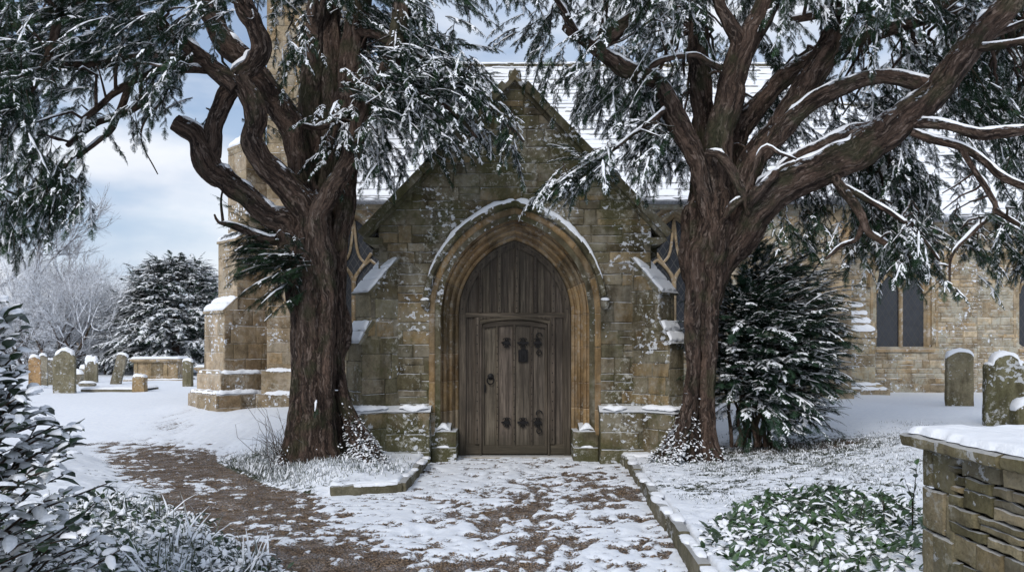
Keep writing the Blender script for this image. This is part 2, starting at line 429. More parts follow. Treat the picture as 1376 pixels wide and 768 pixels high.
def moulding(g, fr, arch, prof, zbase, blocks_arc=5, bh=.34, mat=0, seed=0, tints=((1, 1, 1),), jambs=True, res=8, gd=.008, tv=.15, ts0=0.):
    """sweep profile [(offset outwards, depth n)] round the opening in separate voussoirs."""
    rs = np.random.default_rng(seed); pr = np.asarray(prof, float); o, dep = pr[:, 0], pr[:, 1]; tints = np.asarray(tints, float)
    for side in (-1, 1):
        def emit(P, last=None):
            tt = tints[rs.integers(len(tints))] * (1 + rs.uniform(-tv, tv))
            g.grid(P, mat, np.broadcast_to(tt, P.shape), flip=(side < 0))
        if jambs:
            z = zbase
            while z < arch.sp - 1e-3:
                h = bh * rs.uniform(.75, 1.25); z1 = min(z + h, arch.sp)
                if arch.sp - z1 < bh * .4: z1 = arch.sp
                zs = np.array([z, z, z + .005, z + .012, (z + z1) / 2, z1 - .012, z1 - .005, z1, z1]); dd = np.array([.03, gd, gd, 0, 0, 0, gd, gd, .03])
                P = np.stack([fr.P(arch.u0 + side * (arch.hw + o), zz, dep - d2) for zz, d2 in zip(zs, dd)])
                emit(P); z = z1
        for k in range(blocks_arc):
            t0, t1 = ts0 + (1 - ts0) * k / blocks_arc, ts0 + (1 - ts0) * (k + 1) / blocks_arc; e = .006 / arch.R
            ts = np.concatenate([[t0, t0 + e * .5], np.linspace(t0 + e * 1.2, t1 - e * 1.2, res), [t1 - e * .5, t1]])
            dd = np.concatenate([[gd, gd], np.zeros(res), [gd, gd]])
            P = []
            for t, d2 in zip(ts, dd):
                uu, vv = arch.station(side, t, o); P.append(fr.P(uu, vv, dep - d2))
            emit(np.stack(P))
# ================================================================ camera, light, sky
cam = bpy.data.objects.new('camera', bpy.data.cameras.new('camera')); COL.objects.link(cam)
cam.location = (0, 0, CH); cam.rotation_euler = (PI / 2, 0, 0)
cam.data.sensor_width = 36; cam.data.lens = F / 1376 * 36; cam.data.shift_y = (HY - 384) / 1376
cam.data.clip_end = 3000; SC.camera = cam
SUN_EL, SUN_AZ = math.radians(38), math.radians(205)      # azimuth clockwise from +Y
sd = bpy.data.lights.new('sun', 'SUN'); sd.energy = 1.25; sd.angle = math.radians(25); sd.color = (1, .97, .93)
so = bpy.data.objects.new('sun', sd); COL.objects.link(so)
dirv = Vector((math.sin(SUN_AZ) * math.cos(SUN_EL), math.cos(SUN_AZ) * math.cos(SUN_EL), math.sin(SUN_EL)))
so.rotation_euler = dirv.to_track_quat('Z', 'Y').to_euler(); so.location = (0, 0, 30)
w = bpy.data.worlds.new('World'); SC.world = w; w.use_nodes = True; nt = w.node_tree; nt.nodes.clear()
def wn(ty, **kw):
    nd = nt.nodes.new(ty)
    for k, v in kw.items(): setattr(nd, k, v)
    return nd
sky = wn('ShaderNodeTexSky', sky_type='NISHITA', sun_disc=False, sun_elevation=SUN_EL, sun_rotation=SUN_AZ, air_density=1.0, dust_density=1.5, ozone_density=2.0)
tc = wn('ShaderNodeTexCoord'); mp = wn('ShaderNodeMapping'); mp.inputs['Scale'].default_value = (1, 1, 2.6); mp.inputs['Location'].default_value = (.35, .1, .12)
nz = wn('ShaderNodeTexNoise'); nz.inputs['Scale'].default_value = 2.6; nz.inputs['Detail'].default_value = 6; nz.inputs['Roughness'].default_value = .52
mr = wn('ShaderNodeMapRange', interpolation_type='SMOOTHSTEP'); mr.inputs[1].default_value = .32; mr.inputs[2].default_value = .60
nz2 = wn('ShaderNodeTexNoise'); nz2.inputs['Scale'].default_value = 4.2; nz2.inputs['Detail'].default_value = 5
cr = wn('ShaderNodeMapRange', interpolation_type='SMOOTHSTEP'); cr.inputs[1].default_value = .3; cr.inputs[2].default_value = .7
cm = wn('ShaderNodeMix', data_type='RGBA'); cm.inputs[6].default_value = (3.3, 4.1, 5.4, 1); cm.inputs[7].default_value = (6.5, 6.7, 7.1, 1)
mx = wn('ShaderNodeMix', data_type='RGBA'); bg = wn('ShaderNodeBackground'); bg.inputs[1].default_value = .1; ou = wn('ShaderNodeOutputWorld')
L = nt.links.new
L(tc.outputs['Generated'], mp.inputs[0]); L(mp.outputs[0], nz.inputs[0]); L(mp.outputs[0], nz2.inputs[0])
L(nz.outputs[0], mr.inputs[0]); L(nz2.outputs[0], cr.inputs[0]); L(cr.outputs[0], cm.inputs[0])
sx_ = wn('ShaderNodeSeparateXYZ'); L(tc.outputs['Generated'], sx_.inputs[0]); hz = wn('ShaderNodeMapRange', interpolation_type='SMOOTHSTEP'); hz.inputs[1].default_value = .02; hz.inputs[2].default_value = .30; hz.inputs[3].default_value = .92; hz.inputs[4].default_value = 0.2
L(sx_.outputs[2], hz.inputs[0]); mm = wn('ShaderNodeMath', operation='MAXIMUM'); L(hz.outputs[0], mm.inputs[0]); L(mr.outputs[0], mm.inputs[1]); L(mm.outputs[0], mx.inputs[0]); L(sky.outputs[0], mx.inputs[6]); L(cm.outputs[2], mx.inputs[7]); L(mx.outputs[2], bg.inputs[0]); L(bg.outputs[0], ou.inputs[0])
vs = SC.view_settings; vs.view_transform = 'Standard'; vs.look = 'None'; vs.exposure = .58; vs.gamma = 1
SC.cycles.max_bounces = 5; SC.cycles.diffuse_bounces = 3; SC.cycles.glossy_bounces = 2; SC.cycles.use_denoising = True
# ================================================================ materials
SNOW = m_snow()
M_PORCH = m_stone('porch_stone', (.215, .198, .155), moss=.85, stain=.65, lich=.95, snow=.7, mossc=(.036, .046, .016), patch=.5)
M_DRESS = m_stone('dressed_stone', (.36, .285, .18), moss=.45, stain=.55, lich=.4, snow=.5, rough_scale=.5)
M_ARCH = m_stone('arch_stone', (.26, .205, .14), moss=.2, stain=.7, lich=.45, snow=.12, patch=.35, rough_scale=.4)
M_NAVE = m_stone('nave_stone', (.43, .38, .305), moss=.05, stain=.25, lich=.9, snow=.9, patch=.6)
M_TOWER = m_stone('tower_stone', (.37, .315, .245), moss=.22, stain=.4, lich=.6, snow=.8, patch=.5)
M_GRAVE = m_stone('grave_stone', (.27, .25, .20), moss=.5, stain=.6, lich=.7, snow=.5, rough_scale=.5)
M_GRAVE2 = m_stone('grave_stone_tan', (.42, .33, .22), moss=.1, stain=.4, lich=.5, snow=.5, rough_scale=.5)
M_WALL = m_stone('boundary_stone', (.25, .225, .17), moss=.45, stain=.6, lich=.8, snow=.4, patch=.3, rough_scale=1.8)
M_SLATE = m_stone('slate', (.20, .18, .15), moss=.3, stain=.4, lich=.3, snow=.3)
M_OAK = m_wood('oak', (.055, .045, .034), (.145, .121, .092))
M_OAKH = m_wood('oak_rail', (.052, .043, .032), (.135, .112, .085), axis=0)
M_IRON = m_plain('iron', (.012, .011, .011), .55, .6, .004, 60)
M_BARK = m_bark()
M_LEAD = m_plain('lead', (.28, .29, .31), .5, .2, .003)
M_TRAC = None
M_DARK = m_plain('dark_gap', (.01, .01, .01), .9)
# ================================================================ ground and path
def sdf(x, y, poly):
    """signed distance, positive inside"""
    p = np.asarray(poly, float); d = np.full(x.shape, 1e9); ins = np.zeros(x.shape, bool)
    for i in range(len(p)):
        a, b = p[i], p[(i + 1) % len(p)]; ex, ey = b - a; wx, wy = x - a[0], y - a[1]
        t = np.clip((wx * ex + wy * ey) / (ex * ex + ey * ey), 0, 1)
        d = np.minimum(d, np.hypot(wx - t * ex, wy - t * ey))
        c = ((a[1] <= y) & (b[1] > y)) | ((b[1] <= y) & (a[1] > y))
        with np.errstate(divide='ignore', invalid='ignore'):
            xi = a[0] + (y - a[1]) / (ey if abs(ey) > 1e-9 else 1e-9) * ex
        ins ^= c & (x < xi)
    return np.where(ins, d, -d)
BANK_L = [(-1.13, 11.6), (-1.2, 8.72), (-1.86, 8.45), (-2.75, 9.1), (-4.0, 10.9), (-4.8, 13), (-3, 14), (-1.13, 14)]
BANK_F = [(-1.7, 5.5), (-3.3, 7.8), (-4.9, 9.8), (-6.2, 11.9), (-7, 12.6), (-30, 12.6), (-30, -5), (-1.2, -5), (-1.2, 4.0)]
def xr(y): return 1.52 + (np.minimum(y, 11) - 11) * .045
def lay(x, y):
    x = np.asarray(x, float); y = np.asarray(y, float)
    wob = (vn(x * 1.3, y * 1.3, 0, 3) - .5) * .3
    dl = sdf(x, y, BANK_L); df = sdf(x, y, BANK_F) + wob; dr = x - xr(y)
    soft = np.where((x > -1.95) & (y < 11.6), .04, .7)
    h = .12 * smooth(dl, -.01, soft) + .10 * smooth(dl, 0, 1.2)
    hb = .38 * smooth(y, 11.5, 17) 
    h = np.maximum(np.maximum(h, hb), .14 * smooth(df, -.1, .6) + hb * .5)
    hr_ = .115 * smooth(dr, .06, .11) + .30 * smooth(dr, .1, 5) + .04 * smooth(y, 12, 17)
    h = np.where(dr > .05, np.where(y < 11.5, hr_, np.maximum(hr_, hb)), h)
    return h, dl, df, dr
def gz(x, y):
    return float(lay(np.array([x]), np.array([y]))[0][0])
def axis(fine0, fine1, st, lo, hi, gr=1.09):
    a = list(np.arange(fine0, fine1 + 1e-6, st)); s = st
    while a[-1] < hi: s *= gr; a.append(a[-1] + s)
    s = st; b = []; c = fine0
    while c > lo: s *= gr; c -= s; b.append(c)
    return np.array(b[::-1] + a)
gx = axis(-5.2, 4.2, .028, -900, 900); gy = axis(5.0, 11.6, .028, -40, 1500)
X, Y = np.meshgrid(gx, gy, indexing='ij')
H, DL, DF, DR = lay(X, Y)
H = H + (fbm(X * .5, Y * .5, 0, 4, 11) - .5) * .10 * smooth(np.hypot(X, Y - 8), 3, 12) + (fbm(X * 2.2, Y * 2.2, 0, 4, 12) - .5) * .05
far = smooth(np.hypot(X, Y), 40, 400); H = H + far * 3 * fbm(X * .01, Y * .01, 0, 3, 5)
onpath = (DR < .05) & (DL < 0) & (DF < 0) & (Y < 12.6)
n1 = fbm(X * 1.1, Y * 1.1, 0, 3, 21); n2 = fbm(X * 4.5, Y * 6.5, 0, 4, 22); n3 = fbm(X * 14, Y * 17, 0, 3, 25)
S = np.where(onpath, .74, .92)
# bare gravel sweeping away to the left, and a bare patch by the right kerb
def blob(cx, cy, rx, ry, a=0):
    ca, sa = math.cos(a), math.sin(a); dx, dy = X - cx, Y - cy
    return smooth(np.hypot((dx * ca + dy * sa) / rx, (-dx * sa + dy * ca) / ry), 1.15, .45)
axisline = [(-1.1, 4.8), (-1.7, 6.2), (-2.4, 7.4), (-3.3, 8.8), (-4.1, 10.2), (-4.9, 11.6)]
dg = np.full(X.shape, 9.)
for (a, b) in zip(axisline[:-1], axisline[1:]):
    a = np.array(a); b = np.array(b); e = b - a; t = np.clip(((X - a[0]) * e[0] + (Y - a[1]) * e[1]) / (e @ e), 0, 1)
    dg = np.minimum(dg, np.hypot(X - a[0] - t * e[0], Y - a[1] - t * e[1]))
S = S - .52 * smooth(dg, 1.15, .35) * smooth(Y, 12.6, 11.2) * np.where(onpath | (DF > 0), 1, .4) * np.where(DF > .25, 0, 1)
S = S - .30 * blob(1.0, 8.9, .45, 1.2) * onpath
S = S - .07 * blob(0.0, 7.6, .7, 3.0) * onpath - .06 * onpath
S = S + .15 * blob(.1, 10.3, 1.3, .5) * onpath
S = S - .22 * blob(-1.2, 5.6, .9, 1.0) * onpath
# trail beyond
S = S - .26 * smooth(np.abs(X + 5.8 + (Y - 13) * .16), .9, .1) * smooth(Y, 11.5, 12.2) * smooth(Y, 17, 13)
# round the yews the turf and litter show through
S = S - .30 * blob(-3.3, 10.3, 1.1, 1.0) - .34 * blob(3.7, 10.6, 1.9, 1.3) - .26 * blob(3.9, 10.7, .9, .5) - .22 * blob(2.7, 8.6, 1.6, 1.2)
S = S - .10 * ((DR > .1) & (Y < 12)) - .08 * ((DL > 0) & (Y < 12.5))
S = S + (n1 - .5) * np.where(onpath, .5, .3) + (n2 - .5) * np.where(onpath, 1.0, .5) + (n3 - .5) * np.where(onpath, 1.5, np.where(Y < 13, 1.0, .5))
dent = np.zeros(X.shape)
rs = np.random.default_rng(4)
for k in range(230):
    if k < 190: fx, fy = rs.normal(.15, .42), rs.uniform(5.0, 10.6)
    elif k < 212: fx, fy = rs.uniform(-1, 1.2), rs.uniform(5.2, 8)
    else: fy = rs.uniform(12, 16); fx = -5.7 - (fy - 13) * .16 + rs.normal(0, .35)
    a = rs.normal(0, .3); e = np.exp(-(((X - fx) * math.cos(a) + (Y - fy) * math.sin(a)) / .055) ** 2 - ((-(X - fx) * math.sin(a) + (Y - fy) * math.cos(a)) / .14) ** 2)
    dent = np.maximum(dent, e)
S = S - .36 * dent * smooth(n3, .25, .6)
SV = np.clip(S, 0, 1.2)
H = H + .015 * smooth(SV, .42, .62) - .024 * dent + .013 * (n3 - .5)
clump = fbm(X * 9, Y * 9, 0, 3, 31)
H = H + .03 * np.where(onpath, 0, 1) * (clump - .5) * smooth(Y, 14, 9)
LIT = np.clip(blob(3.9, 10.7, 1.1, .6) + blob(-2.6, 10.4, .9, .7) * .6, 0, 1)
m = NT('snowy_ground'); p = m.pos(); a = m.attr('aux'); s_ = m.sep(a, 0); gvl = m.sep(a, 1); lit = m.sep(a, 2)
fn = m.noise(p, 55, 4, .65); mn = m.noise(p, 16, 4, .6); vor = m.n('ShaderNodeTexVoronoi', 0, Vector=p, Scale=70.)
vcol = m.n('ShaderNodeTexVoronoi', 1, Vector=p, Scale=70.)
grav = m.mix(m.sep(vcol, 0), (.13, .086, .052), (.42, .30, .195)); grav = m.mix(m.ramp(vor, .35, .6), grav, (.045, .03, .02))
grav = m.mix(m.ramp(m.noise(p, 3, 4), .35, .65), m.mix(1, grav, (.7, .66, .62), 'MULTIPLY'), grav)
turf = m.mix(m.ramp(fn, .35, .65), (.018, .024, .012), (.075, .085, .045))
turf = m.mix(lit, turf, m.mix(m.ramp(mn, .4, .6), (.05, .025, .012), (.15, .07, .03)))
dust = m.ma('MULTIPLY', m.ramp(m.noise(p, 110, 3, .7), .53, .62), m.ramp(m.noise(p, 7, 3, .6), .38, .62)); grav = m.mix(m.ma('MULTIPLY', dust, .75), grav, (.62, .65, .70)); soil = m.mix(gvl, turf, grav)
amp = m.ma('ADD', m.ma('MULTIPLY', m.ma('SUBTRACT', fn, .5), 1.0), m.ma('MULTIPLY', m.ma('SUBTRACT', mn, .5), .6))
sf = m.ramp(m.ma('ADD', s_, amp), .40, .60)
snowc = m.mix(m.ramp(mn, .3, .7), (.76, .80, .87), (.84, .87, .91))
col = m.mix(sf, soil, snowc)
hh = m.ma('ADD', m.ma('MULTIPLY', sf, .8), m.ma('ADD', m.ma('MULTIPLY', fn, .5), m.ma('MULTIPLY', m.ma('MULTIPLY', m.ma('SUBTRACT', 1., vor), m.ma('SUBTRACT', 1., sf)), .6)))
M_GROUND = m.fin(col, .75, m.bump(hh, .6, .02), spec=.25)
P = np.stack([X, Y, H], -1); A = np.stack([SV, np.where(onpath | ((Y > 11) & (Y < 17) & (X < -3)), 1., 0.), LIT], -1).reshape(-1, 3)
I = np.arange(X.size).reshape(X.shape); Q = np.stack([I[:-1, :-1], I[1:, :-1], I[1:, 1:], I[:-1, 1:]], -1).reshape(-1, 4)
isp = onpath[:-1, :-1].ravel()
for nm, sel in (('path', isp), ('ground', ~isp)):
    g = G(); q = Q[sel]; u, inv = np.unique(q, return_inverse=True)
    g.add(P.reshape(-1, 3)[u], inv.reshape(-1, 4), 0, None, A[u]); o = g.build(nm, M_GROUND, sm='full'); tag(o, kind='structure')
# kerb stones
def stone_block(g, c, L, W, Hh, ang, seed, mat=0, tint=(1, 1, 1), tilt=0., top_round=.02):
    """worn stone block, centre of its base at c"""
    n = 7
    u = np.linspace(-1, 1, n)
    def sc(t, w): return np.sign(t) * (1 - (1 - abs(t)) ** 1.0) * w
    prof = [(-1, 0), (-1, .5), (-.98, .85), (-.86, .99), (-.4, 1.0), (.4, 1.0), (.86, .99), (.98, .85), (1, .5), (1, 0)]
    V = np.zeros((n + 2, len(prof), 3))
    for i, t in enumerate([-1] + list(u) + [1]):
        sh = .90 if i in (0, n + 1) else (.97 if i in (1, n) else 1)
        for j, (a, b) in enumerate(prof):
            V[i, j] = (t * L / 2 * (1.0 if 0 < i < n + 1 else 1.0) + (0.008 * (-1 if i == 0 else 1 if i == n + 1 else 0)), a * W / 2 * sh, b * Hh * (sh if b > .2 else 1))
    V += (np.stack([vn(V[..., 0] * 9 + seed, V[..., 1] * 9, V[..., 2] * 9, seed + k) for k in range(3)], -1) - .5) * .022
    ca, sa = math.cos(ang), math.sin(ang)
    R = np.array([[ca, -sa, 0], [sa, ca, 0], [0, 0, 1]]) @ np.array([[1, 0, 0], [0, 1, 0], [0, 0, 1]])
    V = V @ R.T + np.asarray(c)
    g.grid(V, mat, np.broadcast_to(tint, V.shape), flip=False)
    k = len(prof)
    g.add(V[0], [list(range(k))[::-1]], mat, tint); g.add(V[-1], [list(range(k))], mat, tint)
def kerb(name, pts, seed, wd=.10, top=.15):
    rs = np.random.default_rng(seed); g = G(); sn = G()
    for a, b in zip(pts[:-1], pts[1:]):
        a = np.array(a, float); b = np.array(b, float); Lt = np.linalg.norm(b - a); d = (b - a) / Lt; s = 0
        while s < Lt - .02:
            L = min(rs.uniform(.45, .95), Lt - s); mid = a + d * (s + L / 2) + rs.normal(0, .008, 2)
            tp = top + rs.normal(0, .008)
            stone_block(g, (mid[0], mid[1], -.12), L - .012, wd, .12 + tp, math.atan2(d[1], d[0]), int(rs.integers(99)), 0, np.array((1, 1, 1)) * rs.uniform(.6, 1.0))
            for q in range(int(L / .2)):
                if rs.random() < .75:
                    c0 = a + d * (s + q * .2 + rs.uniform(0, .05)); c1 = c0 + d * rs.uniform(.14, .42); nn = np.array((-d[1], d[0])) * rs.uniform(-.02, .03)
                    k = np.linspace(0, 1, 14)[:, None]; Pp = np.concatenate([(c0 + nn) * (1 - k) + (c1 + nn) * k, np.full((14, 1), tp - .006)], 1)
                    ribbon(sn, Pp, (-d[1], d[0], 0), rs.uniform(.035, .06), .024, int(rs.integers(999)))
            s += L
    o = g.build(name, M_WALL); tag(o, kind='structure'); s2 = sn.build('snow', SNOW, o); return o
kerb('kerb', [(xr(np.array(11.0)) + .02, 10.75), (xr(np.array(8.)) + .02, 8.), (xr(np.array(3.)) + .02, 3.)], 3)
kerb('kerb', [(-1.15, 10.6), (-1.2, 8.7), (-1.9, 8.44)], 5, top=.12)
# ================================================================ the church
CHURCH = empty('stone_church', (0.04, 11.0, 0), 'weathered stone church with a gabled porch, snowy slate roof and big oak door', 'church')
bpy.context.view_layer.update()
def part(g, name, mats, **k): return g.build(name, mats, CHURCH, **k)
X0 = .04
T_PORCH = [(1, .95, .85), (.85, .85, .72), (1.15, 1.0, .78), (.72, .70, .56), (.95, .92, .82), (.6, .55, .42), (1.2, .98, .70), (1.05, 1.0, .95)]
T_DR = [(1, 1, 1), (1.1, 1, .85), (.85, .82, .74), (.95, .9, .85)]
T_NAVE = [(1, 1, 1), (1.15, 1.1, 1.), (.85, .8, .72), (1.1, .95, .75), (.95, .95, .95), (.75, .68, .58)]
FP = Fr((X0, 11.0, 0), (1, 0, 0), (0, -1, 0))
DOOR = Arch(.80, 2.03, 1.10)
GAB = [(-1.86, 0), (1.86, 0), (1.86, 3.30), (.02, 5.20), (-.02, 5.20), (-1.86, 3.30)]
def gtop(u): return np.minimum(5.2, 5.2 - (np.abs(u) - .02) * (5.2 - 3.3) / 1.84)
g = G()
sheet(g, FP, -1.86, 1.86, lambda u: 0 * u, gtop, DOOR, n=0, ho=.22, col=(.55, .52, .42))
stones(g, FP, GAB, (.11, .29), (.16, .62), T_PORCH, .018, .007, DOOR, seed=11, ho=.30, rnd=.5, tv=.34)
part(g, 'porch_gable_wall', M_PORCH)
# side walls and inner returns of the porch
for sgn in (-1, 1):
    g = G(); fr = Fr((X0 + sgn * 1.86, 11.0, 0), (0, 1, 0), (sgn, 0, 0))
    sheet(g, fr, 0, 6.0, lambda u: 0 * u, lambda u: 0 * u + 3.2, n=0, du=.5, col=(.55, .52, .42))
    stones(g, fr, [(0, 0), (3.5, 0), (3.5, 3.2), (0, 3.2)], (.16, .3), (.25, .6), T_PORCH, .014, .008, seed=20 + sgn)
    part(g, 'porch_side_wall', M_PORCH)
# arch mouldings
prof = [(0, -.5), (0, -.41), (.015, -.385), (.04, -.375), (.058, -.39), (.078, -.385), (.088, -.35), (.082, -.31), (.072, -.285), (.085, -.262), (.112, -.252), (.128, -.268), (.148, -.27), (.160, -.24), (.156, -.20), (.148, -.17), (.162, -.145), (.19, -.138), (.205, -.155), (.225, -.15), (.236, -.115), (.232, -.075), (.245, -.05), (.27, -.045), (.285, -.025), (.295, .012), (.31, .022), (.36, .022), (.372, .016), (.385, -.012)]
g = G(); moulding(g, FP, DOOR, prof, 0.36, 4, .40, 0, 3, [(1, 1, 1), (1.2, 1.05, .8), (.85, .8, .7), (1.05, .9, .7), (1.25, 1.1, .85)], tv=.18)
part(g, 'doorway_arch', M_ARCH, sm=30)
# plain jamb foot blocks with a worn sloping stop
SNP = []
def flush():
    global sn
    if sn.n: part(sn, 'snow', SNOW, sm='full')
    sn = G()
sn = G()
for sgn in (-1, 1):
    g = G(); x0, x1 = sorted((sgn * .80, sgn * 1.14))
    for (za, zb, k) in ((-.05, .20, 0), (.204, .42, 1)):
        V = FP.P([x0, x1, x1, x0] * 2, [za] * 4 + [zb] * 4, [-.5, -.5, .030 - .012 * k, .030 - .012 * k] * 2)
        g.add(V, [[0, 1, 2, 3], [4, 7, 6, 5], [3, 2, 6, 7], [0, 4, 5, 1], [1, 5, 6, 2], [0, 3, 7, 4]], 0, (.8, .78, .68))
    a, b = sgn * .88, sgn * 1.10
    V = FP.P([a, b, b, a] * 2, [.42] * 4 + [.47, .47, .52, .52], [.01, .01, -.3, -.3, -.05, -.05, -.3, -.3]); g.add(V, [[0, 1, 5, 4], [1, 2, 6, 5], [2, 3, 7, 6], [3, 0, 4, 7], [4, 5, 6, 7]], 0, (.8, .78, .68))
    part(g, 'jamb_foot', M_PORCH, bevel=.012)
    k = np.linspace(0, 1, 18); ribbon(sn, FP.P(a + (b - a) * k, .435 + .045 * np.sin(k * PI) ** 2, -.045 + 0 * k), (0, 1, 0), .055, .05 * (.5 + .7 * np.sin(k * PI)), 5 + sgn, wob=.5)
    k = np.linspace(0, 1, 12); ribbon(sn, FP.P(sgn * (.90 + .17 * k), .205 + 0 * k, .012 + 0 * k), (0, 1, 0), .018, .02, 15 + sgn, wob=.6)
flush()
# hood mould
hood = [(.385, -.01), (.385, .045), (.40, .085), (.43, .10), (.455, .10), (.475, .06), (.475, -.01)]
g = G(); moulding(g, FP, DOOR, hood, 0, 6, .4, 0, 8, [(.62, .62, .5), (.72, .7, .55), (.5, .5, .4)], jambs=False, ts0=.11)
for sgn in (-1, 1):   # carved stops at the hood's feet
    c = FP.P([sgn * 1.225], [2.16], [.05])[0]; u, v = np.meshgrid(np.linspace(0, PI, 9), np.linspace(0, 2 * PI, 12), indexing='ij')
    rr = .062 * (1 + .3 * (vn(np.sin(u) * np.cos(v) * 3, np.sin(u) * np.sin(v) * 3, np.cos(u) * 3, 4) - .5))
    g.grid(np.stack([c[0] + rr * np.sin(u) * np.cos(v), c[1] + rr * np.sin(u) * np.sin(v), c[2] + 1.15 * rr * np.cos(u)], -1), 0, None)
    g.box(FP.P([sgn * 1.225 - .06], [2.19], [.07])[0], FP.P([sgn * 1.225 + .06], [2.23], [-.01])[0])
    ribbon(sn, np.stack([c + (dx, -.01, .055) for dx in np.linspace(-.06, .06, 7)]), (0, 1, 0), .045, .04, 3)
part(g, 'hood_mould', M_PORCH); flush()
for side in (-1, 1):
    ts = np.linspace(.22 if side < 0 else .20, 1.0, 60); P_ = []; N_ = []
    for t in ts:
        u_, v_ = DOOR.station(side, t, .47); P_.append(FP.P([u_], [v_], [.03])[0]); u2, v2 = DOOR.station(side, t, .48); N_.append((u2 - u_, 0, v2 - v_))
    N_ = np.array(N_); N_ /= np.linalg.norm(N_, axis=1)[:, None]
    amp = smooth(ts, 0, .5)
    ribbon(sn, np.array(P_) - N_ * .012, (0, 1, 0), .072, .05 * (.35 + .65 * amp), 12 + side, up=N_ * .6 + np.array((0, 0, .5)), wob=.25)
flush()
# coping on the gable
def slab(g, fr, a, b, th, n0, n1, mat=0, col=None, cap=.0):
    """board of thickness th whose underside runs from a to b in (u,v)"""
    a = np.array(a, float); b = np.array(b, float); d = (b - a) / np.linalg.norm(b - a); nn = np.array((-d[1], d[0])); nn = nn if nn[1] > 0 else -nn
    q = [a, b, b + nn * th, a + nn * th]
    if area(q) < 0: q = q[::-1]
    g.prism(q, fr, n0, n1, mat, col)
g = G(); rs = np.random.default_rng(9)
for sgn in (-1, 1):
    A = np.array((sgn * 2.06, 3.06)); B = np.array((0, 5.19)); n = 5
    for k in range(n):
        a = A + (B - A) * (k / n) + (B - A) * (.0015 if k else 0); b = A + (B - A) * ((k + 1) / n - .0015)
        tt = np.array((.75, .73, .62)) * rs.uniform(.8, 1.1)
        if k == n - 1:
            b = np.array((sgn * .10, 5.10))
        slab(g, FP, a, b, .105, -.40, .13, 0, tt); slab(g, FP, a, b + (0, .0), -.0 + .05, -.35, .055, 0, tt * .9) if False else None
        # small under-mould
        d = (b - a) / np.linalg.norm(b - a); nn = np.array((-d[1], d[0])) * (1 if sgn < 0 else -1); nn = nn if nn[1] > 0 else -nn
        slab(g, FP, a - nn * .045, b - nn * .045, .044, -.3, .05, 0, tt * .85)
    # kneeler
    kn = [(sgn * 1.80, 3.06), (sgn * 2.05, 3.06), (sgn * 2.075, 3.02), (sgn * 1.98, 2.965), (sgn * 1.80, 2.96)]
    if area(kn) < 0: kn = kn[::-1]
    g.prism(kn, FP, -.4, .07, 0, (.8, .78, .65))
apex = [(-.20, 5.005), (-.15, 5.045), (-.09, 5.12), (-.045, 5.21), (0, 5.29), (.045, 5.21), (.09, 5.12), (.15, 5.045), (.20, 5.005), (.17, 4.95), (0, 5.13), (-.17, 4.95)]
g.prism([(u, v + .065) for u, v in apex][::-1], FP, -.4, .105, 0, (.95, .88, .7))
part(g, 'gable_coping', M_PORCH, bevel=.012)
for sgn in (-1, 1):
    for (a0, a1) in ((.02, .38), (.44, .62), (.7, .95)) if sgn < 0 else ((.03, .2), (.5, .75)):
        k = np.linspace(a0, a1, 30)
        ribbon(sn, FP.P(sgn * (2.06 - 2.06 * k) + sgn * .06, 3.06 + 2.13 * k + .062, -.02 + 0 * k), (0, 1, 0), .085, .016, 31 + sgn, up=(sgn * .7, 0, .7), wob=.6)
flush()
# stub of the broken cross behind the apex
g = G(); cy = 11.33
g.box((X0 - .20, cy - .12, 4.98), (X0 + .20, cy + .12, 5.235), 0, (.6, .58, .5))
tube(g, np.array([(X0, cy, z) for z in np.linspace(5.2, 5.44, 6)]), np.array([.10, .085, .085, .09, .095, .085]), 14, col=(.7, .68, .6))
part(g, 'finial_stub', M_PORCH, bevel=.02)
ribbon(sn, np.array([(X0 + u, cy, 5.45) for u in np.linspace(-.08, .08, 6)]), (0, 1, 0), .07, .03, 4)
flush()
